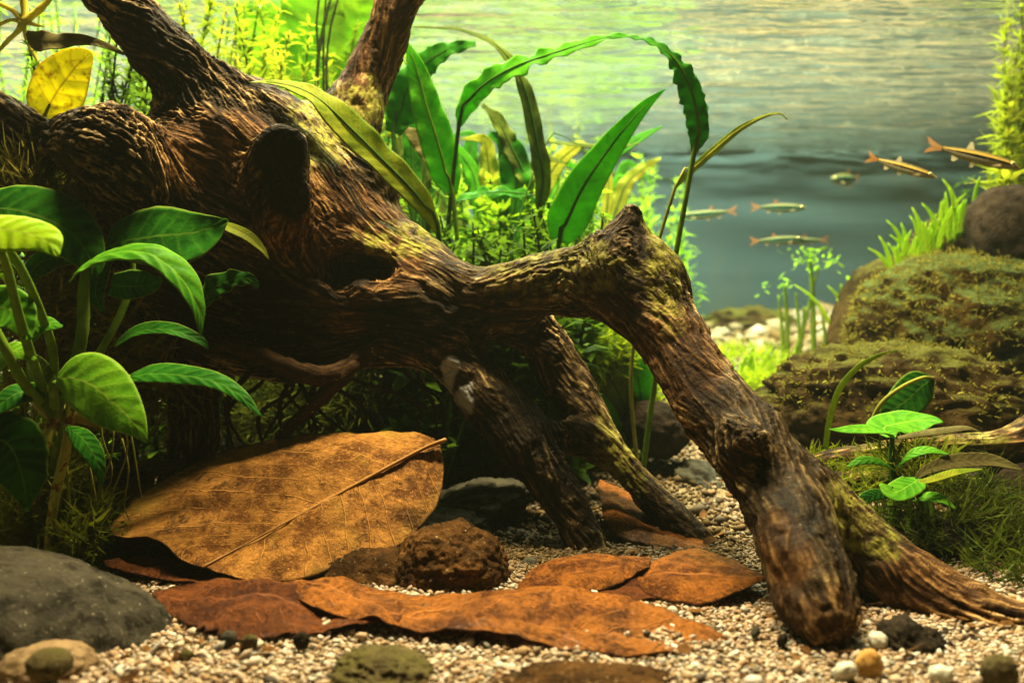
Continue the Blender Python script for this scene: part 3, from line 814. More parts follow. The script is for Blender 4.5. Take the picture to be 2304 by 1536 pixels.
def sheet(name, mid, left, right, mat, parent=None, base=None, ns=56, nv=16, bulge=0., vein=0., vn=10, rag=0., seed=0, solid=.00035, wav=.0, bow=None):
    """dry leaf from its midrib and two edges, each rows px,py,d"""
    Mw = catmull([P(*p) for p in mid], ns); Lw = catmull([P(*p) for p in left], ns); Rw = catmull([P(*p) for p in right], ns)
    s = np.linspace(0, 1, ns)
    if rag:
        k = np.stack([s * 30, 0 * s + seed, 0 * s], 1)
        Lw = Lw + (Lw - Mw) * (rag * fbm(k, 4, seed, .6))[:, None]; Rw = Rw + (Rw - Mw) * (rag * fbm(k + 50, 4, seed, .6))[:, None]
    v = np.linspace(-1, 1, 2 * nv + 1); av = np.abs(v)
    G = np.where((v < 0)[None, :, None], Mw[:, None] + (Lw - Mw)[:, None] * av[None, :, None], Mw[:, None] + (Rw - Mw)[:, None] * av[None, :, None])
    du = np.gradient(G, axis=0); dv = np.gradient(G, axis=1)
    N = unit(np.cross(dv, du)); N = N * np.sign(N[..., 2:3] + 1e-6)
    half = np.linalg.norm(Lw - Mw, axis=1)[:, None]
    off = bulge * np.sin(np.pi * av)[None] * half
    L = np.linalg.norm(np.diff(Mw, axis=0), axis=1).sum()
    off = off + vein * L * np.sin(6.283 * (vn * s[:, None] - 1.6 * av[None] + .6 * np.sin(s[:, None] * 9))) * (av * (1.1 - av))[None] * 3
    off = off + (.0035 + wav) * L * 3 * fbm(G.reshape(-1, 3) * 34, 4, seed).reshape(off.shape) * .6 + .0007 * fbm(G.reshape(-1, 3) * 120, 3, seed + 7).reshape(off.shape)
    V = (G + N * off[..., None]).reshape(-1, 3)
    uv = np.stack([np.repeat(s, 2 * nv + 1), np.tile((v + 1) / 2, ns)], 1)
    return mesh(name, V, grid_faces(ns, 2 * nv + 1), mat, parent, base, uv=uv, solid=solid)

# ------------------------------------------------------------------ leaf litter
D_TAN = dead_mat('dry_leaf_tan', (.13, .048, .009), (.46, .21, .042), (.030, .014, .005), .20, .42, 13, alg=(.26, .17, .022), mota=.45)
D_ORG = dead_mat('dry_leaf_orange', (.085, .026, .006), (.36, .125, .020), (.026, .009, .004), .25, .34, 11)
D_RED = dead_mat('dry_leaf_red', (.050, .015, .005), (.17, .052, .012), (.035, .011, .005), .22, .34, 9)
D_DARK = dead_mat('dry_leaf_dark', (.060, .026, .010), (.15, .062, .018), (.016, .008, .004), .2, .40, 8, alg=(.13, .095, .02))
D_OLIVE = dead_mat('dry_leaf_olive', (.030, .019, .006), (.070, .042, .012), (.006, .004, .002), .05, .75, 8)
M_RIB = Mat('leaf_rib'); _c = M_RIB.mix(M_RIB.noise(300, 4), (.15, .070, .018), (.36, .19, .055)); M_RIB = M_RIB.done(M_RIB.principled(_c, .45, None, .4))

def dry(name, label, mid, left, right, mat, rib=None, **kw):
    c = P(*mid[len(mid) // 2]); b = (c[0], c[1], floor_z(c[0], c[1]).item())
    t = thing(name, label, 'leaf', b, 'fallen dry leaves')
    lb_ = sheet('leaf_blade', mid, left, right, mat, t, **kw)
    if rib: tube('midrib', pxw(rib), M_RIB, lb_, sides=8, n=40, jitter=.15)
    return t
big = dry('dry_leaf', 'large tan dry leaf with a raised midrib, propped up before the log',
    [(985, 1000, .392), (860, 1060, .386), (720, 1135, .376), (590, 1205, .366), (455, 1276, .352)],
    [(975, 985, .395), (928, 972, .407), (830, 972, .413), (700, 978, .417), (560, 1000, .417), (440, 1040, .414), (320, 1105, .404), (243, 1185, .385), (262, 1205, .376), (345, 1206, .366), (400, 1250, .356), (450, 1277, .352)],
    [(990, 1000, .391), (999, 1060, .386), (985, 1135, .378), (940, 1195, .372), (880, 1238, .366), (800, 1243, .360), (745, 1283, .353), (670, 1304, .347), (560, 1304, .347), (470, 1281, .351)],
    D_TAN, rib=[(1003, 989, .3895, 5.8), (940, 1015, .389, 4.4), (800, 1090, .3815, 3.6), (700, 1145, .3745, 3.0), (600, 1198, .3665, 2.4), (520, 1241, .3590, 1.9), (455, 1275, .350, 2)], ns=120, nv=34, rag=.012, bulge=.035, vein=.0016, vn=12, seed=1, wav=.001)
dry('dry_leaf', 'dark curled leaf standing behind the tip of the large tan leaf',
    [(345, 1062, .43), (280, 1110, .415), (225, 1175, .40), (205, 1260, .39)],
    [(335, 1058, .425), (220, 1055, .43), (160, 1085, .42), (150, 1150, .41), (200, 1262, .389)],
    [(350, 1068, .43), (345, 1120, .41), (340, 1170, .395), (335, 1222, .385), (215, 1268, .388)], D_DARK, ns=44, nv=12, bulge=-.08, seed=2, wav=.006, rag=.06)
dry('dry_leaf', 'small pointed reddish leaf edge below the large tan leaf',
    [(235, 1268, .370), (320, 1272, .366), (430, 1290, .357), (530, 1308, .347)],
    [(232, 1262, .371), (320, 1252, .372), (430, 1272, .363), (530, 1306, .348)],
    [(236, 1272, .369), (330, 1296, .356), (430, 1306, .350), (530, 1311, .346)], D_RED, ns=36, nv=8, seed=3, wav=.004)
dry('dry_leaf', 'torn dark red leaf lying between grey boulder and long orange leaf',
    [(345, 1345, .325), (480, 1350, .322), (620, 1355, .319), (800, 1385, .308), (900, 1400, .302)],
    [(350, 1335, .333), (420, 1318, .338), (560, 1312, .341), (700, 1322, .337), (905, 1395, .304)],
    [(352, 1352, .322), (430, 1400, .303), (530, 1425, .293), (700, 1415, .296), (900, 1405, .301)], D_RED, ns=80, nv=20, bulge=.10, seed=4, wav=.016, rag=.16)
dry('dry_leaf', 'long orange-brown leaf lying flat along the front of the sand',
    [(545, 1302, .341), (700, 1322, .328), (900, 1372, .310), (1150, 1400, .299), (1400, 1418, .294), (1655, 1430, .291)],
    [(548, 1300, .345), (680, 1310, .345), (860, 1330, .335), (1080, 1330, .335), (1300, 1330, .335), (1480, 1370, .315), (1658, 1427, .292)],
    [(546, 1306, .340), (760, 1372, .306), (900, 1405, .296), (1100, 1432, .288), (1280, 1448, .283), (1420, 1470, .276), (1560, 1455, .283), (1655, 1434, .290)], D_ORG, ns=130, nv=26, bulge=.05, seed=5, wav=.006, vein=.0012, rag=.03)
dry('dry_leaf', 'short curled orange leaf beside the rusty stone',
    [(1165, 1325, .342), (1240, 1302, .346), (1340, 1285, .351), (1465, 1262, .362)],
    [(1170, 1318, .347), (1210, 1272, .366), (1330, 1250, .376), (1466, 1254, .370)],
    [(1168, 1330, .339), (1260, 1332, .335), (1370, 1322, .337), (1462, 1275, .355)], D_ORG, ns=44, nv=12, bulge=.10, seed=6, wav=.003, vein=.001)
dry('dry_leaf', 'pointed rusty orange leaf touching the driftwood leg',
    [(1425, 1298, .351), (1500, 1290, .350), (1600, 1295, .345), (1722, 1300, .342)],
    [(1428, 1292, .355), (1500, 1250, .372), (1570, 1235, .380), (1650, 1262, .367), (1722, 1296, .345)],
    [(1430, 1304, .348), (1455, 1335, .334), (1520, 1352, .326), (1600, 1356, .324), (1722, 1304, .341)], D_ORG, ns=50, nv=14, bulge=.06, seed=7, wav=.005, vein=.0015)
dry('dry_leaf', 'dark red leaf scrap tucked beneath the two orange leaves',
    [(1290, 1335, .336), (1380, 1320, .341), (1500, 1330, .336)], [(1295, 1325, .342), (1380, 1292, .352), (1500, 1320, .341)], [(1290, 1342, .333), (1400, 1350, .328), (1500, 1345, .330)], D_RED, ns=30, nv=8, seed=8, wav=.004)
dry('dry_leaf', 'orange leaf lying under the back driftwood branch',
    [(1345, 1090, .46), (1420, 1160, .43), (1500, 1200, .415), (1600, 1240, .40)], [(1350, 1080, .47), (1440, 1120, .455), (1530, 1165, .435), (1602, 1235, .402)], [(1345, 1100, .455), (1370, 1190, .42), (1450, 1226, .405), (1596, 1246, .398)], D_ORG, ns=40, nv=10, bulge=.06, seed=9, wav=.004)
dry('dry_leaf', 'orange leaf on the shaded floor behind the large tan leaf',
    [(950, 930, .58), (1030, 965, .56), (1130, 1010, .54)], [(955, 925, .585), (1040, 940, .58), (1130, 1000, .545)], [(950, 940, .575), (1010, 1000, .55), (1130, 1018, .535)], D_ORG, ns=30, nv=8, bulge=.1, seed=10, wav=.005)
dry('dry_leaf', 'thin brown leaf curl behind the large tan leaf near the stump',
    [(420, 1040, .44), (330, 1060, .435), (230, 1085, .425)], [(420, 1035, .445), (330, 1035, .445), (228, 1078, .43)], [(420, 1046, .436), (330, 1078, .427), (232, 1092, .42)], D_DARK, ns=30, nv=8, seed=12, wav=.005)
dry('dry_leaf', 'rusty brown leaf on the sand behind the driftwood foot',
    [(1585, 1140, .49), (1650, 1180, .46), (1700, 1240, .42)], [(1590, 1130, .495), (1680, 1160, .475), (1705, 1235, .425)], [(1580, 1150, .485), (1610, 1210, .44), (1695, 1246, .415)], D_OLIVE, ns=30, nv=8, bulge=.05, seed=13, wav=.005)
# ------------------------------------------------------------------ living leaves
G_ANU = leaf_mat('broad_leaf_green', (.095, .30, .014), (.035, .160, .008), (.20, .38, .03), .32, .40, 8, 1.2, .20, ridge=.25, spots=(.13, .12, .015), spot_amt=.35, edge=(.16, .28, .04))
G_DK = leaf_mat('broad_leaf_dark', (.028, .15, .010), (.007, .055, .005), (.09, .20, .02), .28, .40, 9, 1.2, .2, ridge=.25, edge=(.14, .20, .03))
G_LIT = leaf_mat('broad_leaf_bright', (.34, .52, .012), (.20, .40, .010), (.36, .48, .05), .45, .36, 7, 1.0, .25)
G_MID = leaf_mat('broad_leaf_mid', (.15, .36, .014), (.060, .22, .010), (.30, .46, .05), .34, .40, 8, 1.3, .25, ridge=.2, spots=(.04, .15, .01), spot_amt=.6, edge=(.2, .28, .04))
G_CRY = leaf_mat('strap_leaf_green', (.115, .42, .014), (.045, .25, .010), (.025, .13, .012), .50, .36, 16, 1.4, .10, tcol=(.22, .60, .02), edge=(.14, .32, .02), ridge=.06)
G_CRD = leaf_mat('strap_leaf_deep', (.045, .24, .012), (.014, .10, .008), (.008, .05, .006), .42, .36, 16, 1.2, .1, tcol=(.07, .34, .02), edge=(.06, .20, .02), ridge=.06)
G_OLV = leaf_mat('strap_leaf_olive', (.14, .21, .026), (.060, .095, .018), (.040, .060, .015), .42, .45, 16, 1.2, .1, spots=(.12, .08, .03), spot_amt=.4, ridge=.06)
G_BRN = leaf_mat('strap_leaf_brown', (.15, .135, .045), (.075, .060, .022), (.05, .05, .02), .35, .5, 14, 1.2, .1, spots=(.06, .045, .02), spot_amt=.5, ridge=.1)
G_YEL = leaf_mat('yellow_leaf', (.66, .60, .030), (.52, .50, .022), (.20, .13, .01), .62, .45, 6, .9, .35, spots=(.13, .060, .008), spot_amt=1.0, tcol=(.75, .62, .02), edge=(.30, .17, .01))
G_YEG = leaf_mat('yellowing_leaf', (.34, .37, .030), (.16, .26, .018), (.06, .09, .01), .42, .42, 20, 1.2, .22, ridge=.12, spots=(.2, .13, .02), spot_amt=.4, edge=(.06, .12, .02))
S_GRN = soft_mat('stem_green', (.070, .135, .010), (.12, .21, .016), .15, 120)
S_SPOT = Mat('stem_spotted'); _c = S_SPOT.mix(S_SPOT.step(S_SPOT.noise(190, 4, .6, dist=.6), .50, .58), (.30, .33, .045), (.14, .070, .014)); S_SPOT = S_SPOT.done(S_SPOT.principled(_c, .45, None, .4))
S_DARK = soft_mat('stem_dark', (.025, .075, .010), (.05, .12, .018), .1, 120)
S_OLIVE = soft_mat('stem_olive', (.16, .17, .025), (.24, .24, .035), .15, 120)
S_YEL = soft_mat('root_yellow', (.36, .30, .03), (.55, .48, .06), .3, 120)
S_BLK = soft_mat('stem_black', (.012, .020, .008), (.03, .045, .012), .05, 120)

# --- broad-leaved plant in front of the log
crown = P(118, 930, .372)
pl = thing('broad_leaf_plant', 'broad-leaved green plant with arching stems before the driftwood', 'plant', P(118, 960, .372))
def lf(pts, mat, **kw): return blade('leaf', pts, mat, pl, **kw)
lf([(238, 560, .398, 8), (270, 545, .396, 62, 40), (340, 535, .392, 82, 75), (420, 525, .388, 58, 92), (480, 510, .386, 28, 62), (513, 496, .384, 3)], G_DK, nrm=(.1, -1, .55), vein=.004, vn=8, seed=1, curl=.10)
lf([(158, 632, .372, 4, 6), (190, 600, .368, 28, 30), (260, 570, .362, 34, 34), (340, 575, .360, 40, 28), (405, 625, .358, 42, 26), (442, 690, .357, 22, 16), (452, 756, .357, 2)],
   G_ANU, nrm=[(0, -.6, 1), (0, -.65, 1), (.1, -.7, 1), (.45, -.8, .8), (.8, -.9, .45), (1, -.8, .2), (1, -.7, .2)], fold=.22, curl=-.25, vein=.004, vn=8, seed=2)
lf([(-90, 520, .305, 30), (-40, 515, .305, 55), (40, 520, .304, 56, 58), (100, 540, .302, 42, 36), (131, 577, .300, 3)], G_LIT, nrm=(.1, -.8, .75), curl=-.15, vein=.003, seed=3)
lf([(-70, 470, .395, 40), (20, 470, .392, 70), (100, 490, .390, 78), (165, 530, .388, 62), (207, 590, .386, 30), (212, 625, .385, 4)], G_DK, nrm=(.25, -1, .5), vein=.005, vn=9, seed=4, curl=-.1)
lf([(128, 850, .345, 10, 12), (160, 850, .343, 62, 50), (205, 865, .339, 72, 66), (255, 905, .335, 60, 62), (300, 950, .331, 32, 34), (330, 994, .329, 2)], G_MID, nrm=(-.05, -1, .35), vein=.0022, vn=7, seed=5, curl=-.12)
lf([(292, 848, .362, 10, 12), (340, 842, .360, 36, 24), (410, 845, .357, 34, 24), (480, 858, .354, 28, 18), (540, 890, .352, 18, 13), (588, 938, .350, 2)], G_DK, nrm=(.1, -.8, .8), fold=.12, curl=-.2, vein=.002, vn=9, seed=6)
lf([(-50, 690, .34, 40), (0, 690, .338, 52), (40, 710, .336, 44), (66, 765, .334, 6)], G_ANU, nrm=(.3, -1, .3), vein=.008, vn=6, seed=7)
lf([(-40, 980, .345, 50), (20, 1000, .345, 72), (50, 1070, .345, 55), (60, 1140, .348, 8)], G_DK, nrm=(.2, -1, .3), vein=.006, vn=6, seed=8, rag=.08)
lf([(488, 502, .394, 6), (520, 512, .390, 12, 18), (560, 532, .387, 13, 17), (590, 560, .385, 7, 9), (605, 583, .384, 1)], G_YEG, nrm=(.2, -.8, .7), fold=.2, seed=9)
lf([(455, 690, .402, 8), (480, 650, .400, 30, 26), (530, 628, .398, 22, 20), (565, 630, .396, 12), (580, 648, .395, 3)], G_DK, nrm=(.1, -1, .4), wav=.35, wf=4, seed=10, vein=.01, vn=5)
lf([(258, 778, .400, 6), (310, 748, .398, 24, 14), (380, 742, .396, 22, 16), (445, 765, .395, 14, 10), (470, 785, .395, 2)], G_DK, nrm=(0, -.7, .8), fold=.15, seed=11)
lf([(250, 640, .385, 26), (290, 645, .383, 40, 30), (340, 640, .382, 30, 20), (365, 625, .382, 4)], G_DK, nrm=(0, -1, .2), seed=12)
lf([(118, 940, .362, 8), (105, 880, .36, 24), (85, 830, .36, 26), (62, 790, .36, 4)], G_OLV, nrm=(.5, -1, .1), seed=13)
for k_, (pts_, mt_, nn_) in enumerate((
    ([(100, 900, .36, 5), (70, 880, .355, 26), (30, 890, .35, 34), (-20, 930, .345, 12)], G_DK, (-.2, -1, .5)),
    ([(150, 960, .366, 5), (185, 985, .36, 22, 26), (215, 1030, .356, 20), (230, 1090, .354, 3)], G_DK, (.3, -1, .3)),
    ([(100, 990, .362, 5), (75, 1030, .358, 26), (60, 1090, .356, 24), (62, 1150, .356, 3)], G_ANU, (.1, -1, .3)),
    ([(40, 800, .355, 5), (60, 760, .352, 24), (95, 730, .35, 26), (140, 735, .35, 3)], G_ANU, (.1, -.8, .7)),
    ([(230, 700, .40, 5), (215, 660, .40, 20), (225, 615, .40, 22), (255, 580, .40, 3)], G_DK, (0, -1, .3)),
    ([(60, 640, .40, 5), (80, 600, .40, 30), (125, 580, .40, 28), (170, 590, .40, 3)], G_DK, (0, -1, .4)),
    ([(-20, 840, .35, 8), (10, 800, .345, 30), (40, 790, .343, 24), (80, 810, .342, 3)], G_MID, (.1, -.8, .6)))):
    lf(pts_, mt_, nrm=nn_, seed=60 + k_, curl=-.1, vein=.003, vn=6)
RH = np.random.default_rng(12)
for k_ in range(16):      # fine hanging roots below the crown
    x_, y_ = RH.uniform(90, 300), RH.uniform(900, 990)
    tube('hanging_root', pxw([(x_, y_, .385, 2.4), (x_ + RH.normal(0, 12), y_ + 70, .384, 2.2), (x_ + RH.normal(0, 22), y_ + 150, .384, 1.8), (x_ + RH.normal(0, 30), y_ + RH.uniform(180, 260), .384, .8)]), S_OLIVE, pl, sides=5, n=14)
def stem(pts, mat=S_GRN, par=None): return tube('stem', pxw(pts), mat, par or pl, sides=10)
stem([(118, 930, .372, 12), (80, 830, .35, 11), (45, 720, .33, 11), (15, 600, .312, 10), (0, 560, .305, 9)])
stem([(118, 930, .372, 15), (160, 850, .365, 14), (185, 750, .362, 14), (188, 660, .364, 13), (192, 605, .367, 9)])
stem([(118, 930, .372, 10), (120, 800, .36, 10), (90, 700, .345, 10), (50, 610, .33, 10), (20, 560, .31, 8)])
stem([(118, 930, .375, 11), (200, 830, .385, 10), (260, 730, .39, 9), (295, 640, .395, 8), (300, 580, .397, 5)])
stem([(118, 930, .372, 12), (60, 870, .35, 12), (20, 800, .34, 12), (-20, 720, .338, 9)])
stem([(125, 935, .370, 12), (120, 890, .355, 10), (125, 862, .346, 8)])
stem([(130, 940, .372, 10), (210, 890, .368, 8), (292, 848, .362, 7)])
stem([(160, 890, .37, 10), (150, 1000, .372, 11), (125, 1110, .376, 11), (112, 1190, .38, 10), (105, 1255, .385, 7)], S_SPOT)
stem([(128, 925, .37, 11), (105, 985, .366, 12), (85, 1060, .366, 11), (72, 1130, .37, 8)], S_SPOT)
stem([(150, 950, .38, 8), (125, 1020, .385, 9), (112, 1110, .39, 9), (105, 1200, .395, 6)], S_GRN)
stem([(90, 900, .375, 20), (125, 925, .372, 24), (180, 935, .378, 18), (230, 960, .39, 8)], S_OLIVE)

# --- leaves at the top of the log's left limb
t = thing('yellow_leaf_shoot', 'speckled yellow leaf standing behind the left driftwood limb', 'leaf', P(100, 300, .475))
blade('leaf', [(98, 272, .475, 22), (112, 235, .475, 58, 55), (138, 195, .473, 68, 62), (170, 152, .472, 52, 42), (196, 126, .472, 26, 18), (206, 116, .472, 3)], G_YEL, t, nrm=(.15, -1, .1), vein=.002, vn=5, seed=1)
tube('stem', pxw([(100, 300, .475, 6), (98, 270, .475, 5), (112, 235, .475, 3)]), S_OLIVE, t)
t = thing('withered_leaf', 'withered brown twisted leaf above the speckled yellow one', 'leaf', P(268, 118, .46))
blade('leaf', [(60, 72, .465, 4), (85, 92, .465, 26, 22), (125, 95, .463, 24, 20), (175, 90, .462, 13, 12), (225, 98, .461, 9, 9), (280, 122, .458, 3)], G_BRN, t, nrm=(.1, -1, .1), wav=.4, wf=2, seed=2)

t = thing('root_star', 'yellow star-shaped roots hanging from a stem in the top corner', 'plant', P(52, 62, .50))
for k, q in enumerate(([(52, 50, .5, 9), (40, 70, .5, 7), (10, 100, .5, 5), (-30, 150, .5, 4)], [(52, 50, .5, 9), (80, 30, .5, 8), (110, 0, .5, 7), (130, -30, .5, 6)], [(52, 50, .5, 8), (60, 90, .5, 5), (80, 130, .5, 4), (92, 150, .5, 3)],
    [(50, 50, .5, 8), (30, 25, .5, 7), (0, 10, .5, 6), (-30, 5, .5, 5)], [(52, 50, .5, 9), (55, 20, .5, 8), (50, -30, .5, 8)], [(50, 50, .5, 6), (25, 45, .5, 5), (-10, 60, .5, 4)], [(54, 48, .5, 6), (75, 55, .5, 5), (100, 60, .5, 2)])):
    tube('root', pxw(q), S_YEL, t, sides=8, jitter=.3, seed=k)
# ------------------------------------------------------------------ strap-leaved plants behind the log
def strap_plant(label, crown, leaves, group='strap-leaved plants behind the driftwood'):
    """crown (px,d): rooted on the sand; leaves: (points, material, stem radius px, kwargs)"""
    x, y, _ = P(crown[0], 0, crown[1]); z = float(floor_z(x, y))
    t = thing('strap_leaf_plant', label, 'plant', (x, y, z), group)
    c = np.array([x, y, z])
    for k, (pts, mat, sr, kw) in enumerate(leaves):
        kw = dict(kw); smat = kw.pop('smat', S_DARK)
        lf_ = blade('leaf', pts, mat, t, seed=31 * k + len(label), **kw)
        b = P(*pts[0][:3]); d1 = unit(P(*pts[0][:3]) - P(*pts[1][:3]))
        L = np.linalg.norm(b - c)
        r = sr * pts[0][2] / F
        # the stalk runs on into the blade as its midrib
        up = [P(*p[:3]) + np.array([0, -.0004, 0]) for p in pts[1:-1]]
        rows = [[*c, r * 1.2], [*(c * .45 + b * .55 + d1 * L * .12), r * 1.1], [*b, r]]
        for i, q in enumerate(up): rows.append([*q, max(r * (.75 - .6 * (i + 1) / len(up)), .00012)])
        tube('stalk', rows, smat, lf_, sides=7, n=36)
    return t

strap_plant('strap-leaved plant with two upright blades and a long arching blade', (1015, .56), [
    ([(1020, 440, .55, 10), (1005, 395, .55, 34), (985, 320, .548, 40), (960, 240, .546, 34), (942, 170, .545, 24), (925, 120, .544, 12), (912, 92, .544, 2)], G_CRY, 5, dict(nrm=(.15, -1, .1), wav=.12, wf=5, smat=S_GRN)),
    ([(1032, 285, .545, 6), (1050, 235, .54, 22), (1090, 190, .535, 28), (1160, 150, .53, 28), (1240, 122, .525, 21), (1310, 100, .52, 15), (1375, 82, .52, 8), (1430, 84, .52, 2)], G_CRY, 5, dict(nrm=[(.1, -1, .2)] * 3 + [(.1, -.9, .6)] * 5, wav=.35, wf=8, rag=.30)),
    ([(885, 300, .565, 18), (900, 255, .565, 34), (918, 200, .563, 38), (955, 145, .56, 30), (1005, 112, .558, 20), (1070, 98, .556, 7)], G_CRD, 5, dict(nrm=(.2, -1, .3), wav=.3, wf=6, rag=.25)),
    ([(1010, 402, .57, 8), (985, 360, .575, 26), (950, 320, .58, 24), (905, 285, .58, 4)], G_BRN, 4, dict(nrm=(0, -1, .3), wav=.2, wf=4)),
])
strap_plant('strap-leaved plant with a thin drooping olive blade crossing the arch', (1225, .60), [
    ([(1215, 470, .57, 10), (1222, 400, .565, 20), (1208, 320, .56, 19), (1190, 230, .558, 18), (1165, 165, .556, 14), (1120, 105, .556, 9), (1040, 68, .56, 5), (930, 60, .565, 2)], G_OLV, 5, dict(nrm=[(.2, -1, .1)] * 4 + [(.4, -.9, .5)] * 4, wav=.25, wf=7)),
    ([(1190, 440, .60, 10), (1180, 390, .60, 22), (1150, 330, .60, 20), (1120, 270, .60, 16), (1085, 235, .60, 4)], G_OLV, 4, dict(nrm=(.2, -1, .3), wav=.35, wf=4, rag=.15)),
    ([(1150, 560, .60, 10), (1155, 480, .60, 30), (1160, 400, .60, 36), (1145, 330, .60, 28), (1100, 300, .60, 5)], G_CRD, 5, dict(nrm=(-.1, -1, .3), wav=.3, wf=4)),
    ([(1240, 470, .59, 6), (1190, 440, .585, 14), (1120, 432, .58, 18), (1060, 440, .578, 14), (1010, 458, .576, 2)], G_CRD, 4, dict(nrm=(0, -.7, .8), wav=.4, wf=5)),
])
strap_plant('strap-leaved plant with one broad pointed bright green blade', (1262, .53), [
    ([(1258, 545, .52, 22), (1275, 500, .518, 46), (1310, 425, .514, 44), (1360, 350, .51, 33), (1410, 285, .506, 22), (1455, 235, .503, 12), (1498, 200, .50, 1)], G_CRY, 6, dict(nrm=(.1, -1, .2), wav=.06, wf=4)),
    ([(1330, 400, .60, 4), (1390, 345, .60, 12), (1440, 310, .60, 12), (1490, 285, .60, 2)], G_CRD, 3, dict(nrm=(.1, -.8, .7))),
    ([(1230, 320, .58, 4), (1300, 325, .58, 7), (1380, 332, .58, 5), (1440, 322, .58, 1)], G_OLV, 2, dict(nrm=(0, -.7, .7))),
])
strap_plant('strap-leaved plant whose ragged blade hangs over from a tall bent stalk', (1440, .52), [
    ([(1562, 342, .50, 8), (1572, 300, .498, 24, 22), (1565, 240, .496, 30, 26), (1545, 180, .494, 28, 24), (1515, 130, .493, 20, 18), (1470, 95, .493, 11, 10), (1415, 82, .495, 4)], G_CRD, 6, dict(nrm=[(-.2, -1, .2)] * 4 + [(.2, -.8, .6)] * 3, wav=.35, wf=9, rag=.28, smat=S_GRN)),
    ([(1520, 420, .505, 4), (1560, 380, .503, 8), (1610, 335, .50, 9), (1665, 290, .498, 7), (1720, 262, .497, 4), (1755, 256, .497, 2), (1772, 270, .497, 1)], G_YEG, 4, dict(nrm=(.3, -1, .4), wav=.2, wf=3, smat=S_OLIVE)),
])
strap_plant('strap-leaved plant with a yellowing blade draped over the driftwood shoulder', (985, .50), [
    ([(985, 520, .462, 10), (960, 470, .452, 24), (915, 415, .446, 34), (850, 350, .443, 36), (790, 290, .441, 40), (720, 225, .440, 34), (660, 195, .440, 20), (600, 185, .441, 8), (562, 186, .443, 1)], G_YEG, 6, dict(nrm=[(.2, -1, .5)] * 5 + [(.2, -.8, .9)] * 4, wav=.10, wf=6, fold=.08)),
    ([(1010, 560, .50, 8), (960, 545, .50, 18), (905, 530, .50, 12), (880, 522, .50, 2)], G_OLV, 3, dict(nrm=(0, -.7, .7))),
])
strap_plant('small strap-leaved plant seen through the driftwood arch', (1150, .56), [
    ([(1160, 850, .55, 6), (1135, 800, .55, 30), (1110, 760, .55, 34), (1090, 715, .55, 5)], G_CRY, 3, dict(nrm=(0, -1, .3))),
    ([(1180, 850, .55, 6), (1168, 790, .55, 18), (1155, 740, .55, 16), (1150, 700, .55, 3)], G_CRD, 3, dict(nrm=(0, -1, .3))),
])
strap_plant('leafy plant behind the driftwood leg, seen under the arch', (1400, .60), [
    ([(1420, 960, .58, 8), (1390, 880, .57, 40), (1350, 820, .565, 44), (1310, 770, .56, 8)], G_OLV, 3, dict(nrm=(0, -1, .4), wav=.2)),
    ([(1440, 950, .58, 8), (1440, 880, .575, 34), (1430, 830, .57, 28), (1410, 780, .57, 4)], G_CRY, 3, dict(nrm=(0, -1, .3))),
    ([(1400, 980, .57, 6), (1360, 930, .565, 30), (1320, 890, .56, 24), (1300, 850, .56, 4)], G_CRY, 3, dict(nrm=(0, -1, .5))),
])

def random_strap(label, px, d, n, x0, x1, y0, y1, seed, mats, w=(14, 26)):
    R = np.random.default_rng(seed); lv = []
    for k in range(n):
        tx = x0 + (x1 - x0) * (k + R.uniform(.1, .9)) / n; ty = R.uniform(y0, y1); dd = d + R.uniform(-.04, .04)
        by = R.uniform(470, 560); bx = px + (tx - px) * .35
        ww = R.uniform(*w); bow = R.uniform(-25, 25); dr = R.uniform(0, 60) * (1 if tx > px else -1)
        lv.append(([(bx, by, dd, ww * .3), (bx + (tx - bx) * .25 + bow, by + (ty - by) * .35, dd, ww), (bx + (tx - bx) * .55 + bow, by + (ty - by) * .75, dd, ww * .95), (tx, ty, dd, ww * .55), (tx + dr, ty + R.uniform(-15, 45), dd, 2)], mats[int(R.integers(len(mats)))], 4, dict(nrm=(R.normal(0, .3), -1, R.uniform(.1, .5)), wav=R.uniform(.1, .35), wf=5, ns=30, nv=5)))
    return strap_plant(label, (px, d), lv)
random_strap('thick clump of strap leaves behind the log neck', 1110, .68, 12, 880, 1330, 290, 420, 3, [G_CRY, G_OLV, G_CRD, G_YEG])
random_strap('strap-leaved clump far behind, between arch and tall stalk', 1330, .85, 8, 1220, 1470, 330, 430, 5, [G_OLV, G_CRY, G_YEG], (10, 18))
random_strap('strap leaves rising behind the upright branch', 940, .62, 7, 860, 1010, 250, 400, 8, [G_OLV, G_CRD, G_CRY])
# --- small plant in the lower corner
t = thing('small_plant', 'small plant with a flat bright green top leaf beside the lower limb', 'plant', P(2015, 1190, .41), None)
bl = lambda pts, mat, **kw: blade('leaf', pts, mat, t, **kw)
bl([(2008, 985, .408, 8), (1975, 968, .400, 32, 22), (1930, 965, .392, 30, 18), (1890, 968, .388, 15, 10), (1866, 966, .386, 2)], G_ANU, nrm=(-.1, -.45, 1), seed=1, fold=.1)
bl([(2005, 985, .408, 8), (1990, 962, .425, 40), (2040, 950, .435, 52), (2090, 946, .435, 30), (2122, 950, .432, 3)], G_ANU, nrm=(0, -.42, 1), seed=2)
bl([(2020, 985, .412, 5), (2070, 976, .41, 12, 8), (2130, 968, .408, 14, 10), (2175, 962, .406, 8), (2205, 970, .405, 1)], G_BRN, nrm=(.1, -.6, .9), seed=3, curl=-.2)
bl([(2025, 1075, .398, 5), (2060, 1080, .388, 20, 26), (2045, 1092, .380, 30), (2010, 1108, .375, 26), (1980, 1088, .378, 4)], G_ANU, nrm=(0, -.6, .9), seed=4)
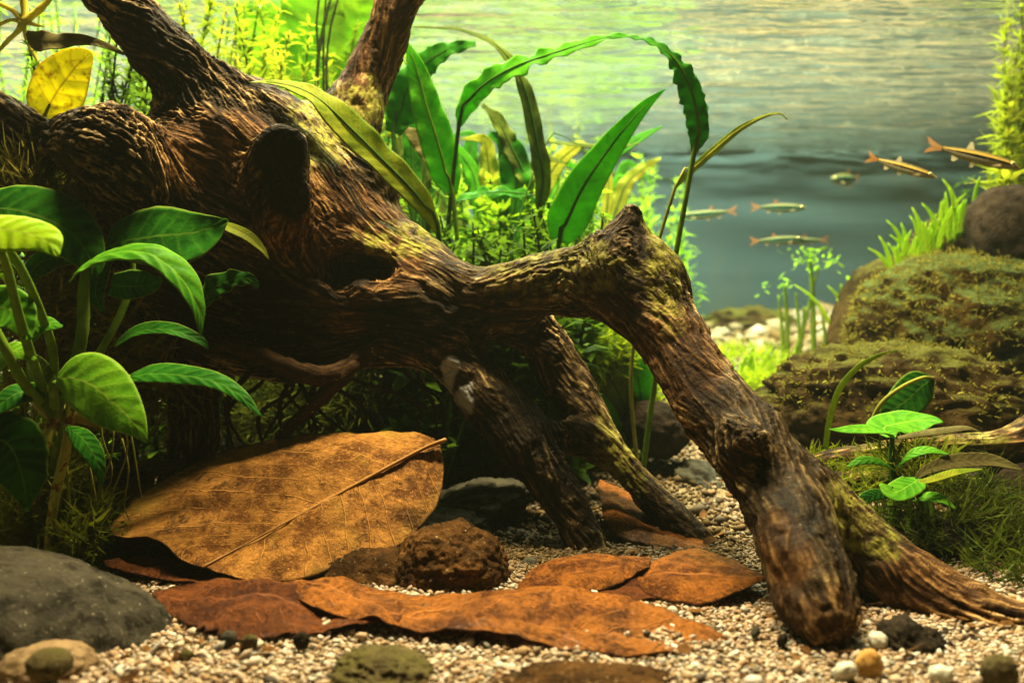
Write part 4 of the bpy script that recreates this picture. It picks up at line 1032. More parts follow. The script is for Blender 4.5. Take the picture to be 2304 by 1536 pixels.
bl([(2060, 1082, .39, 3), (2080, 1060, .392, 10), (2140, 1040, .395, 18), (2220, 1035, .394, 17), (2275, 1048, .392, 9), (2303, 1058, .391, 1)], G_BRN, nrm=(0, -.9, .7), seed=5, fold=.15)
bl([(2015, 1060, .405, 4), (1985, 1040, .398, 14), (1945, 1035, .392, 13), (1905, 1050, .389, 2)], G_ANU, nrm=(0, -.6, .9), seed=7)
bl([(2020, 1050, .405, 4), (2050, 1022, .40, 13), (2090, 1012, .398, 12), (2135, 1022, .396, 2)], G_ANU, nrm=(0, -.6, .9), seed=8)
bl([(2010, 1120, .40, 4), (1985, 1110, .392, 15), (1950, 1118, .388, 14), (1920, 1140, .386, 2)], G_DK, nrm=(0, -.7, .8), seed=9)
bl([(2045, 1130, .40, 4), (2080, 1118, .392, 14), (2120, 1122, .39, 13), (2150, 1145, .388, 2)], G_ANU, nrm=(0, -.7, .8), seed=10)
bl([(2040, 1090, .385, 3), (2090, 1080, .386, 8), (2150, 1062, .388, 9), (2210, 1055, .39, 1)], G_YEG, nrm=(0, -.7, .8), seed=6)
for pts in ([(2015, 1190, .41, 9), (2012, 1100, .41, 8), (2005, 1030, .41, 7), (2008, 984, .408, 5)], [(2016, 1180, .408, 7), (2028, 1120, .402, 6), (2025, 1076, .398, 4)], [(2060, 1190, .41, 10), (2070, 1130, .41, 8), (2060, 1085, .392, 5)]):
    tube('stem', pxw(pts), S_DARK, t, sides=8)
for px, sd in ((2000, 1), (2040, 2), (2075, 3), (2090, 4)):
    tube('root', pxw([(px, 1110, .405, 8), (px + 6, 1150, .402, 8), (px + 3 * sd, 1200, .40, 6)]), S_GRN, t, sides=7)
t = thing('curved_grass', 'single curved yellow-green grass shoot in front of the low boulder', 'grass', P(1855, 1010, .45))
blade('leaf', [(1856, 1010, .45, 8), (1864, 950, .449, 8.5), (1885, 880, .447, 8), (1925, 830, .445, 6.5), (1975, 800, .443, 4), (2022, 788, .442, 1)], G_YEG, t, nrm=(.5, -1, .3), fold=.3)
t = thing('round_leaf', 'dark round leaf on a thin stalk against the low boulder', 'leaf', P(1962, 950, .47))
blade('leaf', [(2100, 850, .475, 6), (2075, 868, .472, 34, 40), (2040, 900, .47, 40, 42), (2000, 928, .468, 24), (1985, 942, .468, 4)], G_DK, t, nrm=(.1, -1, .3), seed=4)
tube('stalk', pxw([(1960, 950, .47, 5), (1985, 905, .466, 5), (2030, 870, .466, 4.5), (2075, 850, .47, 4), (2100, 850, .475, 3)]), S_OLIVE, t)

# --- wood behind, right
def wood(name, label, pts, seed):
    W = catmull(pxw(pts), 70); sd = 40
    C, R = W[:, :3], W[:, 3]
    T = unit(np.gradient(C, axis=0)); S = unit(np.cross(T, [0.1, .2, 1])); B = np.cross(S, T)
    a = np.linspace(0, 6.2832, sd, endpoint=False)
    ring = S[:, None] * np.cos(a)[None, :, None] + B[:, None] * np.sin(a)[None, :, None]
    u = np.stack([np.cos(a)[None] * 3 + 0 * R[:, None], np.sin(a)[None] * 3 + 0 * R[:, None], np.cumsum(np.full(len(C), .08))[:, None] + 0 * a[None]], -1).reshape(-1, 3)
    RR = R[:, None] * (1 + .16 * fbm(u, 4, seed).reshape(len(C), sd))
    V = (C[:, None] + ring * RR[..., None]).reshape(-1, 3)
    Fc = [tuple(x) for x in grid_faces(len(C), sd, True)] + [tuple(range(sd))[::-1], tuple(range((len(C) - 1) * sd, len(C) * sd))]
    g_ = .44 + .45 * fbm(u * np.array([5, 5, 2.2]), 4, seed + 5, .7)
    o = mesh(name, V, Fc, MAT_WOOD, base=(C[len(C) // 2][0], C[len(C) // 2][1], V[:, 2].min()), attrs=dict(grain=g_, split=np.clip(-g_ + .25, 0, 1), broad=np.full(len(V), .6), rust_and_lit=np.clip(.45 + .8 * fbm(V * 40, 2, 3), 0, 1), film=np.zeros(len(V)), algae=np.clip(.2 + fbm(V * 50, 2, 8), 0, 1), shade_and_dark=np.zeros(len(V))))
    return tag(o, label, 'driftwood')
wood('driftwood_branch', 'brown wood branch coming in from the edge behind the small plant', [(2480, 930, .47, 80), (2340, 990, .465, 58), (2240, 1005, .462, 36), (2120, 1010, .46, 30), (1980, 1025, .46, 30), (1850, 1045, .46, 28), (1780, 1070, .46, 22)], 3)
wood('driftwood_branch', 'mossy thin branch just below, ending behind the driftwood leg', [(2120, 1085, .435, 14), (2010, 1080, .435, 20), (1900, 1085, .435, 24), (1820, 1100, .435, 20)], 7)
# ------------------------------------------------------------------ fine foliage
class Strips:
    """many small curved leaflets gathered into one mesh"""
    def __init__(s): s.V = []; s.n = 0; s.F = []
    def add(s, base, dirn, nrm, L, W, bend, segs=2):
        """arrays: base (k,3), dirn (k,3), nrm (k,3), L,W,bend (k,)"""
        k = len(base); dirn = unit(dirn); side = unit(np.cross(dirn, nrm)); up = np.cross(side, dirn)
        rows = []
        for i in range(segs + 1):
            t = i / segs
            w = np.sin(np.pi * (.12 + .80 * t)) if i < segs else .08
            c = base + dirn * (L * t)[:, None] - up * (bend * L * t * t)[:, None]
            rows += [c - side * (W * w)[:, None], c + side * (W * w)[:, None]]
        V = np.stack(rows, 1)              # k, 2(segs+1), 3
        m_ = 2 * (segs + 1)
        idx = (np.arange(k) * m_)[:, None, None] + np.array([[2 * i, 2 * i + 1, 2 * i + 3, 2 * i + 2] for i in range(segs)])[None] + s.n
        s.V.append(V.reshape(-1, 3)); s.F.append(idx.reshape(-1, 4)); s.n += k * m_
    def build(s, name, mat, parent=None, base=None):
        return mesh(name, np.vstack(s.V), np.vstack(s.F), mat, parent, base)

def whorled(strips, path, R, L, W, spacing, per, droop=.25, rise=.5, taper=.5):
    """leaflets in rings along a stem path (n,3)"""
    seg = np.linalg.norm(np.diff(path, axis=0), axis=1); tot = seg.sum(); n = max(3, int(tot / spacing))
    cum = np.concatenate([[0], np.cumsum(seg)])
    for i in range(n):
        t = (i + .5 + R.uniform(-.3, .3)) / n
        c = np.array([np.interp(t * tot, cum, path[:, k]) for k in range(3)])
        j = min(max(int(np.searchsorted(cum, t * tot)) - 1, 0), len(path) - 2)
        T = unit(path[j + 1] - path[j]); A = unit(np.cross(T, R.normal(size=3))); B = np.cross(T, A)
        a = np.linspace(0, 6.283, per, endpoint=False) + R.uniform(0, 6) + R.normal(0, .15, per)
        d = A[None] * np.cos(a)[:, None] + B[None] * np.sin(a)[:, None] + T[None] * (rise + R.normal(0, .35, per))[:, None]
        sc = (1 - taper * max(0, (t - .55) / .45)) * R.uniform(.45, 1.25, per) * R.uniform(.7, 1.15)
        strips.add(np.repeat(c[None], per, 0), d, np.repeat(T[None], per, 0), L * sc, W * sc, droop + R.normal(0, .3, per))

def stem_path(a, b, R, sway, n=14):
    t = np.linspace(0, 1, n)[:, None]
    p = a + (b - a) * t
    ph = R.uniform(0, 6, 2)
    L = np.linalg.norm(b - a)
    p[:, 0] += sway * L * np.sin(t[:, 0] * 3.2 + ph[0]) * t[:, 0]
    p[:, 1] += sway * L * np.sin(t[:, 0] * 2.7 + ph[1]) * t[:, 0]
    return p

def bush(name, label, stems, mat, smat, seed, L, W, spacing, per, group=None, cat='plant', rise=.5, droop=.25, sr=.0011, sway=.08, taper=.5):
    """stems: (px_base, d_base, px_tip, py_tip, d_tip); rooted on the sand"""
    R = np.random.default_rng(seed)
    ps = []
    for (pb, db, px, py, d) in stems:
        x, y, _ = P(pb, 0, db); a = np.array([x, y, float(floor_z(x, y))])
        ps.append(stem_path(a, P(px, py, d), R, sway))
    b0 = np.mean([p[0] for p in ps], axis=0)
    t = thing(name, label, cat, b0, group)
    S_ = Strips()
    for p in ps:
        tube('stem', np.hstack([p, np.linspace(sr, sr * .5, len(p))[:, None]]), smat, t, sides=6, n=24)
        whorled(S_, p[1:], R, L, W, spacing, per, droop, rise, taper)
    S_.build('foliage', mat, t)
    return t

F_LIME = soft_mat('fine_leaf_lime', (.060, .155, .007), (.17, .27, .010), .5, 45, tcol=(.30, .40, .01))
F_YEL = soft_mat('fine_leaf_yellow', (.13, .22, .007), (.29, .35, .014), .5, 45, tcol=(.38, .42, .02))
F_GRN = soft_mat('fine_leaf_green', (.085, .23, .010), (.19, .36, .014), .5, 60, tcol=(.3, .52, .01))
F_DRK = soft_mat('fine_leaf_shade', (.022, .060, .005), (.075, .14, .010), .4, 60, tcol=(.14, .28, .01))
F_MOSS = soft_mat('moss_green', (.050, .075, .006), (.13, .15, .012), .4, 150, tcol=(.26, .28, .01))
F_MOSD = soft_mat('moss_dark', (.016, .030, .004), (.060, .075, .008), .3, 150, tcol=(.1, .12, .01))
F_MOSB = soft_mat('moss_brown', (.095, .090, .014), (.22, .20, .032), .35, 150, tcol=(.2, .15, .02))
F_MOSL = soft_mat('moss_bright', (.13, .24, .008), (.28, .38, .012), .5, 150, tcol=(.4, .48, .01))
B_BIG = leaf_mat('large_leaf_lime', (.20, .40, .010), (.10, .28, .008), (.14, .30, .01), .55, .4, 10, 1.2, .3, tcol=(.36, .58, .01))

R0 = np.random.default_rng(77)
def fan(n, b0, b1, d0, d1, x0, x1, y0, y1, R=R0):
    out = []
    for i in range(n):
        t = (i + R.uniform(0, 1)) / n; d = R.uniform(d0, d1)
        out.append((b0 + (b1 - b0) * t, d, x0 + (x1 - x0) * t + R.normal(0, 14), R.uniform(y0, y1), d + R.uniform(-.02, .02)))
    return out
bush('stem_plant', 'lime green feathery stem plants filling the back behind the rising trunk', fan(44, 330, 860, .60, .82, 350, 850, -40, 150), F_LIME, S_GRN, 1, .016, .0022, .0060, 8, 'stem plants along the back')
bush('stem_plant', 'yellow-lit bushy stem plant right behind the rising trunk', fan(14, 400, 680, .56, .63, 410, 680, 0, 160), F_YEL, S_OLIVE, 2, .012, .0018, .0055, 7, 'stem plants along the back')
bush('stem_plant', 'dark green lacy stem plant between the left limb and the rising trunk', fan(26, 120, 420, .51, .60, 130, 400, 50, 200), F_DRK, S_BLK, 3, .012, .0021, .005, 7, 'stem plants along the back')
bush('stem_plant', 'pale green airy stem plant at the left picture edge', fan(18, -120, 330, .60, .8, -60, 330, -40, 110), F_GRN, S_GRN, 4, .016, .0016, .009, 6, 'stem plants along the back')
bush('stem_plant', 'low bright green stem plant just behind the log under the strap leaves', fan(34, 860, 1350, .55, .68, 870, 1350, 380, 520), F_GRN, S_GRN, 5, .016, .0046, .0062, 6, 'stem plants along the back')
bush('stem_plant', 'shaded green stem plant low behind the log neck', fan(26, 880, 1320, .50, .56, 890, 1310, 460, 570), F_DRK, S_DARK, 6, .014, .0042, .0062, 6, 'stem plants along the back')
bush('stem_plant', 'hazy light green stem plant in the far back beside the tall bent stalk', fan(11, 1330, 1560, .95, 1.2, 1360, 1545, 320, 520), F_GRN, S_GRN, 7, .020, .0026, .009, 7, 'stem plants along the back')
bush('stem_plant', 'yellow-green lush plants far behind the strap leaves', fan(46, 450, 1420, .95, 1.33, 450, 1430, 290, 410), F_LIME, S_GRN, 8, .026, .0042, .010, 7, 'stem plants along the back')
bush('stem_plant', 'thick green plant hidden behind the trunk and left limb', fan(14, -60, 560, .56, .66, -40, 520, 300, 500), F_DRK, S_BLK, 9, .013, .0024, .006, 7, 'stem plants along the back')
bush('stem_plant', 'bright lacy green plant showing under the left driftwood limb', fan(16, -120, 260, .49, .54, -110, 250, 330, 470), F_GRN, S_DARK, 21, .010, .0022, .0055, 7, 'stem plants along the back')
bush('stem_plant', 'dark green plant low in the left corner behind the spotted stems', fan(9, -60, 200, .43, .46, -60, 190, 930, 1080), F_DRK, S_BLK, 22, .010, .0026, .006, 6, 'stem plants along the back')
bush('stem_plant', 'tall pale lime plants close to the back pane left of the arch', fan(30, 300, 1300, 1.1, 1.34, 300, 1330, 255, 380), F_YEL, S_GRN, 23, .024, .0040, .010, 7, 'stem plants along the back')
# the feathery plant at the right edge
bush('feathery_plant', 'bright yellow-green feathery plant rising at the right edge', [(2262, .74, 2235, 0, .72), (2285, .73, 2275, -40, .72), (2320, .75, 2330, 20, .74), (2300, .70, 2250, 110, .70), (2350, .74, 2340, -20, .74), (2270, .76, 2215, 130, .75), (2290, .72, 2300, 60, .70)], F_YEL, S_OLIVE, 10, .022, .0022, .0060, 9, None, rise=.45, droop=.1, sr=.0014, taper=.65)
bush('feathery_plant', 'dim green plant in the shade below the feathery plant', [(2180, .95, 2180, 400, .94), (2230, .92, 2240, 380, .92), (2290, .9, 2290, 420, .9), (2130, .98, 2150, 470, .97)], F_DRK, S_DARK, 11, .020, .0024, .009, 7, None, rise=.45)

# large lime leaves behind the right-hand upper branch
t = thing('large_leaf_plant', 'plant with broad glowing lime leaves behind the upright branch', 'plant', P(760, 1000, .7))
for k, pts in enumerate(([(690, 250, .70, 20), (690, 150, .70, 70), (700, 50, .69, 80), (720, -60, .69, 40)], [(770, 260, .70, 20), (785, 160, .69, 60), (800, 60, .69, 70), (830, -60, .69, 40)], [(640, 260, .74, 20), (620, 160, .74, 60), (600, 60, .74, 70), (610, -50, .74, 40)])):
    blade('leaf', pts, B_BIG, t, nrm=(.1 * k, -1, .2), seed=k, vein=.003, wav=.1, wf=3)
    tube('stalk', pxw([(760, 1000, .7, 8), (720 + 20 * k, 600, .7, 8), (pts[0][0], pts[0][1], pts[0][2], 6), (pts[1][0], pts[1][1], pts[1][2], 3)]), S_GRN, t)
for k, pts in enumerate(([(715, 420, .60, 5), (712, 200, .60, 4.5), (722, 90, .60, 4), (748, -20, .60, 3)], [(705, 420, .61, 4), (716, 130, .61, 3.5), (712, 60, .61, 3), (720, -20, .61, 2.5)], [(740, 400, .61, 3), (736, 120, .61, 3), (765, -20, .61, 2.5)], [(730, 400, .615, 3), (728, 100, .615, 3), (735, -20, .615, 2.5)])):
    pts = [(pts[0][0], 1000, pts[0][2], 5)] + list(pts)
    tube('dark_stem', pxw(pts), S_BLK, t)

# grass tuft on the slanting boulder, thin stems in the middle distance
def tuft(name, label, c, n, px, py, d, spread, hmin, hmax, w, mat, seed, lean=0.):
    R = np.random.default_rng(seed); b = P(px, py, d)
    t = thing(name, label, 'grass', b)
    for i in range(n):
        o = np.array([R.uniform(-spread, spread), R.uniform(-.012, .012), 0]); h = R.uniform(hmin, hmax)
        bx = px + o[0]; tx = bx + R.normal(lean, .35) * h * .8
        by = py - c * o[0]
        blade('blade', [(bx, by, d + o[1], w), (bx + (tx - bx) * .25, by - h * .45, d + o[1], w * 1.1), (bx + (tx - bx) * .6, by - h * .8, d + o[1], w * .8), (tx, by - h, d + o[1], .6)], mat, t, nrm=(R.normal(0, .4), -1, .3), ns=10, nv=2, seed=i, fold=.2)
    return t
tuft('grass_tuft', 'bright green grass tuft growing on the slanting boulder', .75, 40, 2100, 575, .70, 90, 50, 135, 5.5, G_LIT, 1)
tuft('grass_tuft', 'light green grass tuft behind the upright boulder edge', .2, 7, 1905, 790, .80, 30, 80, 170, 6, G_LIT, 2)
tuft('grass_tuft', 'low spreading grass behind the driftwood leg', .1, 16, 1680, 900, .72, 90, 60, 130, 6, G_LIT, 3)
t = thing('umbrella_plant', 'thin-stemmed plant with frilly green heads beside the upright boulder', 'plant', P(1800, 840, .86))
R = np.random.default_rng(5)
Sx = Strips()
for bx, by, tx, ty, r, head in ((1770, 830, 1765, 640, 6, 1), (1800, 840, 1790, 660, 5, 0), (1830, 830, 1822, 575, 6.5, 2), (1855, 830, 1850, 700, 5, 0), (1790, 840, 1810, 690, 5, 0), (1780, 830, 1840, 600, 5, 1), (1880, 820, 1893, 640, 5, 0), (1760, 850, 1752, 665, 5, 0)):
    tube('stem', pxw([(bx, by + 90, .86, r), (bx, by, .86, r), ((bx + tx) / 2 + 4, (by + ty) / 2, .86, r * .9), (tx, ty, .86, r * .6)]), S_GRN, t, sides=6)
    if head:
        k = 20 * head; c = P(tx, ty, .86)
        q = c + R.normal(size=(k, 3)) * np.array([.013, .010, .004]) + np.array([0, 0, .002])
        q[:, 2] -= 12 * (q[:, 0] - c[0]) ** 2 * 1.0
        Sx.add(q, R.normal(size=(k, 3)) * [1, 1, .5], R.normal(size=(k, 3)) * .5 + [0, 0, 1], R.uniform(.004, .009, k), R.uniform(.0008, .0018, k), R.normal(.2, .1, k))
Sx.build('foliage', F_GRN, t)

# ------------------------------------------------------------------ moss
def moss(label, pts, nrm, mat, seed, L=(.004, .010), W=.00035, up=.6, name='moss', leaf=True):
    """fuzzy threads starting at pts (k,3) along nrm"""
    R = np.random.default_rng(seed); k = len(pts); S_ = Strips()
    d = nrm + R.normal(size=(k, 3)) * 1.1 + np.array([0, 0, up * .4])
    l = R.uniform(*L, k)
    S_.add(pts, d, R.normal(size=(k, 3)), l, np.full(k, W) * R.uniform(.6, 1.3, k), R.normal(.3, .35, k), segs=3)
    if leaf:
        for f_ in (.35, .6, .85):
            S_.add(pts + unit(d) * (l * f_)[:, None], d + R.normal(size=(k, 3)) * .9, R.normal(size=(k, 3)), l * .38, np.full(k, W * 1.3), R.normal(.2, .3, k), segs=1)
    o = S_.build(name, mat, base=pts.mean(0))
    return tag(o, label, 'moss', kind='stuff')
def on_rock(w, cond, k, seed):
    R = np.random.default_rng(seed); c = w.mean(0); n_ = unit(w - c)
    i = np.where(cond(w, n_))[0]; i = R.choice(i, k)
    return w[i] + R.normal(size=(k, 3)) * .0012, n_[i]
p_, n_ = on_rock(ROCKS['mid'], lambda w, n: (n[:, 2] > .0) & (n[:, 1] < .4), 4200, 1); moss('golden green moss covering the broad boulder', p_, n_, F_MOSB, 1, (.0015, .005), .00045)
p_, n_ = on_rock(ROCKS['low'], lambda w, n: (n[:, 2] > .15) & (n[:, 1] < .4), 1200, 2); moss('brownish moss on the long low boulder', p_, n_, F_MOSB, 2, (.0012, .0035), .0005)
p_, n_ = on_rock(ROCKS['slope'], lambda w, n: (n[:, 2] > -.2) & (n[:, 1] < .4), 700, 3); moss('golden moss on the slanting boulder', p_, n_, F_MOSB, 3, (.002, .005), .0005)
def cloud(k, seed, *blobs):
    R = np.random.default_rng(seed); out = []
    wsum = sum(b[5] for b in blobs)
    for (px, py, d, rx, ry, w_) in blobs:
        n_ = int(k * w_ / wsum); c = P(px, py, d)
        u = unit(R.normal(size=(n_, 3))) * R.uniform(.45, 1, (n_, 1)) ** .5
        out.append(c + u * np.array([rx * d / F, .02, ry * d / F]))
    p = np.vstack(out); return p, R.normal(size=p.shape) * .8
p_, n_ = cloud(900, 4, (2120, 1190, .40, 130, 90, 3), (2230, 1160, .40, 90, 80, 2), (2010, 1190, .40, 70, 70, 1), (2260, 1290, .36, 60, 60, 1.2)); moss('tangled dark moss mound in the lower corner', p_, n_, F_MOSD, 4, (.006, .018), .0005)
p_, n_ = cloud(600, 5, (2060, 1050, .425, 90, 40, 2), (1900, 1050, .455, 90, 22, 1), (1900, 1090, .43, 80, 20, 1)); moss('bright moss tuft around the base of the small plant', p_, n_, F_MOSS, 5, (.005, .012), .0006)
p_, n_ = cloud(3600, 6, (80, 620, .43, 170, 260, 3), (200, 760, .44, 130, 220, 2), (60, 440, .47, 170, 90, 2), (240, 640, .45, 120, 160, 1.5), (330, 850, .45, 90, 90, .8)); moss('brown-green moss curtain behind the broad-leaved plant', p_, n_, F_MOSB, 6, (.009, .020), .0008)
p_, n_ = cloud(1800, 7, (80, 450, .455, 160, 80, 2), (100, 1120, .40, 110, 140, 1.6), (210, 1210, .39, 60, 60, .8)); moss('green moss under the left limb and round the spotted stems', p_, n_, F_MOSS, 7, (.007, .016), .0009)
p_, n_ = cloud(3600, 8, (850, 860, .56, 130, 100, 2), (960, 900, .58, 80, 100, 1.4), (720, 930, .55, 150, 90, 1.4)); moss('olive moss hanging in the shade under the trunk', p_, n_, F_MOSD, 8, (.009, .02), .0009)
p_, n_ = cloud(2600, 9, (1320, 780, .58, 100, 60, 1), (1400, 900, .60, 80, 120, 1), (1300, 880, .62, 70, 120, 1)); moss('light moss between the back branch and the driftwood leg', p_, n_, F_MOSL, 9, (.007, .016), .001)
p_, n_ = cloud(1500, 12, (1650, 830, .8, 140, 40, 1), (1720, 880, .7, 80, 40, 1)); moss('yellow-green low growth behind the driftwood leg', p_, n_, F_MOSL, 12, (.006, .014), .0007)
# ------------------------------------------------------------------ fish
def fish_mats():
    m = Mat('fish_skin')
    uv = m.n('SeparateXYZ', {0: m.coord('UV')}); u, v = uv.outputs[0], uv.outputs[1]     # u tail->nose, v belly 0 .. back 1
    col = m.ramp(v, (0.0, (.30, .26, .15)), (.36, (.34, .30, .18)), (.42, (.55, .50, .32)), (.42, (.004, .004, .005)), (.63, (.004, .004, .005)), (.66, (.85, .58, .10)), (.80, (.75, .48, .07)), (.86, (.20, .16, .05)), (1.0, (.14, .11, .04)))
    col = m.mix(m.math('MULTIPLY', m.step(m.noise(500, 4), .5, .7), .3), col, (.5, .48, .3))
    nb = m.bump(m.voro(1500), .3, .0003)
    col = m.mix(1.0, col, (.75, .75, .75), 'MULTIPLY')
    p = m.principled(col, .3, nb, .3)
    tr = m.n('BsdfTranslucent', {'Color': col})
    mx = m.n('MixShader', {0: .25}); m.set(mx.inputs[1], p); m.set(mx.inputs[2], tr)
    a = m.done(mx)
    m = Mat('fish_skin_blue')
    uv = m.n('SeparateXYZ', {0: m.coord('UV')}); v = uv.outputs[1]
    col = m.ramp(v, (0.0, (.22, .23, .13)), (.24, (.26, .28, .14)), (.34, (.16, .62, .55)), (.40, (.006, .015, .02)), (.62, (.006, .015, .02)), (.68, (.22, .66, .45)), (.78, (.30, .33, .07)), (.88, (.16, .15, .04)), (1.0, (.15, .15, .06)))
    col = m.mix(1.0, col, (.5, .5, .5), 'MULTIPLY')
    p = m.principled(col, .35, None, .25)
    b = m.done(p)
    def fin(nm, c, al):
        m = Mat(nm)
        p = m.principled(c, .4, None, .3)
        tr = m.n('BsdfTranslucent', {'Color': c})
        t_ = m.n('BsdfTransparent')
        mx = m.n('MixShader', {0: .5}); m.set(mx.inputs[1], p); m.set(mx.inputs[2], tr)
        m2 = m.n('MixShader', {0: al}); m.set(m2.inputs[1], t_); m.set(m2.inputs[2], mx)
        return m.done(m2)
    m = Mat('fish_eye'); e = m.done(m.principled((.008, .008, .01), .1, None, .6))
    m = Mat('fish_iris'); ir = m.done(m.principled((.70, .60, .25), .25, None, .6, Metallic=.4))
    return a, b, fin('fin_orange', (.46, .19, .04), .30), fin('fin_clear', (.55, .45, .25), .35), e, ir
FISH_A, FISH_B, FIN_O, FIN_C, FISH_EYE, FISH_IRIS = fish_mats()

def fish(label, tail, nose, d0, d1, skin, h=.115):
    """tail and nose in the picture (px,py); d0,d1 their distances"""
    a, b = P(*tail, d0), P(*nose, d1); L = np.linalg.norm(b - a); X = unit(b - a)
    Y = unit(np.cross([0, 0, 1], X)); Z = np.cross(X, Y)
    c = (a + b) / 2
    t = thing('fish', label, 'fish', c, 'slim striped fish swimming in the open water')
    bend = .05 * math.sin(37.0 * tail[0])
    W = lambda x, y, z: a + X * (np.asarray(x) * L)[..., None] + Y * ((np.asarray(y) + bend * (4 * (np.asarray(x) - .5) ** 2 - .5)) * L)[..., None] + Z * (np.asarray(z) * L)[..., None]
    # body: station, half height up, half height down, half width, centre
    st = np.array([(.17, .022, .022, .010, 0), (.24, .028, .030, .016, 0), (.36, .044, .060, .030, .0), (.52, .060, .082, .042, 0), (.68, .060, .082, .046, 0), (.82, .052, .066, .042, 0), (.91, .040, .048, .034, -.002), (.965, .024, .028, .022, -.004), (1.0, .006, .008, .007, -.006)])
    st = st * np.array([1, h / .115, h / .115, 1, 1])
    s_ = np.linspace(.17, 1, 34); n_ = 20
    up, dn, wd, cz = (np.interp(s_, st[:, 0], st[:, k]) for k in (1, 2, 3, 4))
    k3 = np.array([.25, .5, .25])
    for arr in (up, dn, wd): arr[1:-1] = np.convolve(arr, k3, 'valid')
    g_ = np.linspace(0, 2 * np.pi, n_, endpoint=False)
    cy, sz = np.cos(g_), np.sin(g_)
    zz = np.where(sz > 0, up[:, None] * sz, dn[:, None] * sz) + cz[:, None]; yy = wd[:, None] * cy
    V = W(np.repeat(s_[:, None], n_, 1), yy, zz).reshape(-1, 3)
    vcoord = .5 + .5 * np.where(sz > 0, sz, sz)[None] * np.ones((len(s_), 1)) + .04
    uv = np.stack([np.repeat(s_, n_), vcoord.ravel()], 1)
    Fc = [tuple(q) for q in grid_faces(len(s_), n_, True)] + [tuple(range(n_))[::-1], tuple(range((len(s_) - 1) * n_, len(s_) * n_))]
    mesh('body', V, Fc, skin, t, uv=uv)
    def finp(nm, pts, mat, y=0., dy=0.):
        q = np.array(pts, float)
        yv = y + dy * np.linspace(0, 1, len(q))
        mesh(nm, W(q[:, 0], yv, q[:, 1]), [tuple(range(len(q)))], mat, t, smooth=False, solid=L * .004)
    finp('tail_fin', [(.20, .016), (.13, .035), (.03, .085), (.0, .098), (.035, .03), (.075, .0), (.20, 0)], FIN_O, 0, .012)
    finp('tail_fin', [(.20, -.016), (.13, -.035), (.03, -.080), (.005, -.09), (.038, -.03), (.075, -.001), (.20, -.001)], FIN_O, 0, -.012)
    k = h / .115
    finp('dorsal_fin', [(.50, .056 * k), (.47, .125 * k), (.44, .13 * k), (.415, .05 * k)], FIN_O if skin is FISH_B else FIN_C)
    finp('anal_fin', [(.38, -.055 * k), (.33, -.105 * k), (.30, -.10 * k), (.29, -.035 * k)], FIN_C)
    for s in (-1, 1):
        finp('pelvic_fin', [(.56, -.078 * k), (.52, -.125 * k), (.50, -.12 * k), (.50, -.075 * k)], FIN_C, .015 * s, .02 * s)
        finp('pectoral_fin', [(.80, -.045 * k), (.73, -.075 * k), (.70, -.065 * k), (.78, -.035 * k)], FIN_C, .04 * s, .03 * s)
        ey = t
        for nm, r, mt, off in (('eye', .027, FISH_IRIS, .029), ('pupil', .017, FISH_EYE, .0375)):
            v, f_ = ICO[2]
            q = v * r * np.array([1, .55, 1]) + np.array([.915, s * off * .9, .010])
            ey = mesh(nm, W(q[:, 0], q[:, 1], q[:, 2]), f_, mt, ey)
fish('sharp golden fish with a black side line, alone in open water', (1948, 352), (2107, 398), .62, .60, FISH_A)
fish('golden fish with a broken black line, nosing into the feathery plant', (2082, 325), (2296, 376), .60, .59, FISH_A, .12)
fish('blue-green striped fish, upper one of the middle pair, facing the plants', (1688, 466), (1815, 467), .84, .83, FISH_B, .13)
fish('blue-green striped fish nearest the tall bent stalk', (1660, 474), (1530, 486), .86, .88, FISH_B, .12)
fish('blue-green striped fish with orange tail, lowest of the shoal', (1686, 543), (1808, 536), .84, .83, FISH_B, .12)
fish('fish half hidden behind the lowest one, swimming the other way', (1866, 540), (1745, 541), .92, .92, FISH_B, .11)
fish('small blurred fish far behind the sharp golden one', (1935, 402), (1872, 402), 1.15, 1.10, FISH_B, .16)
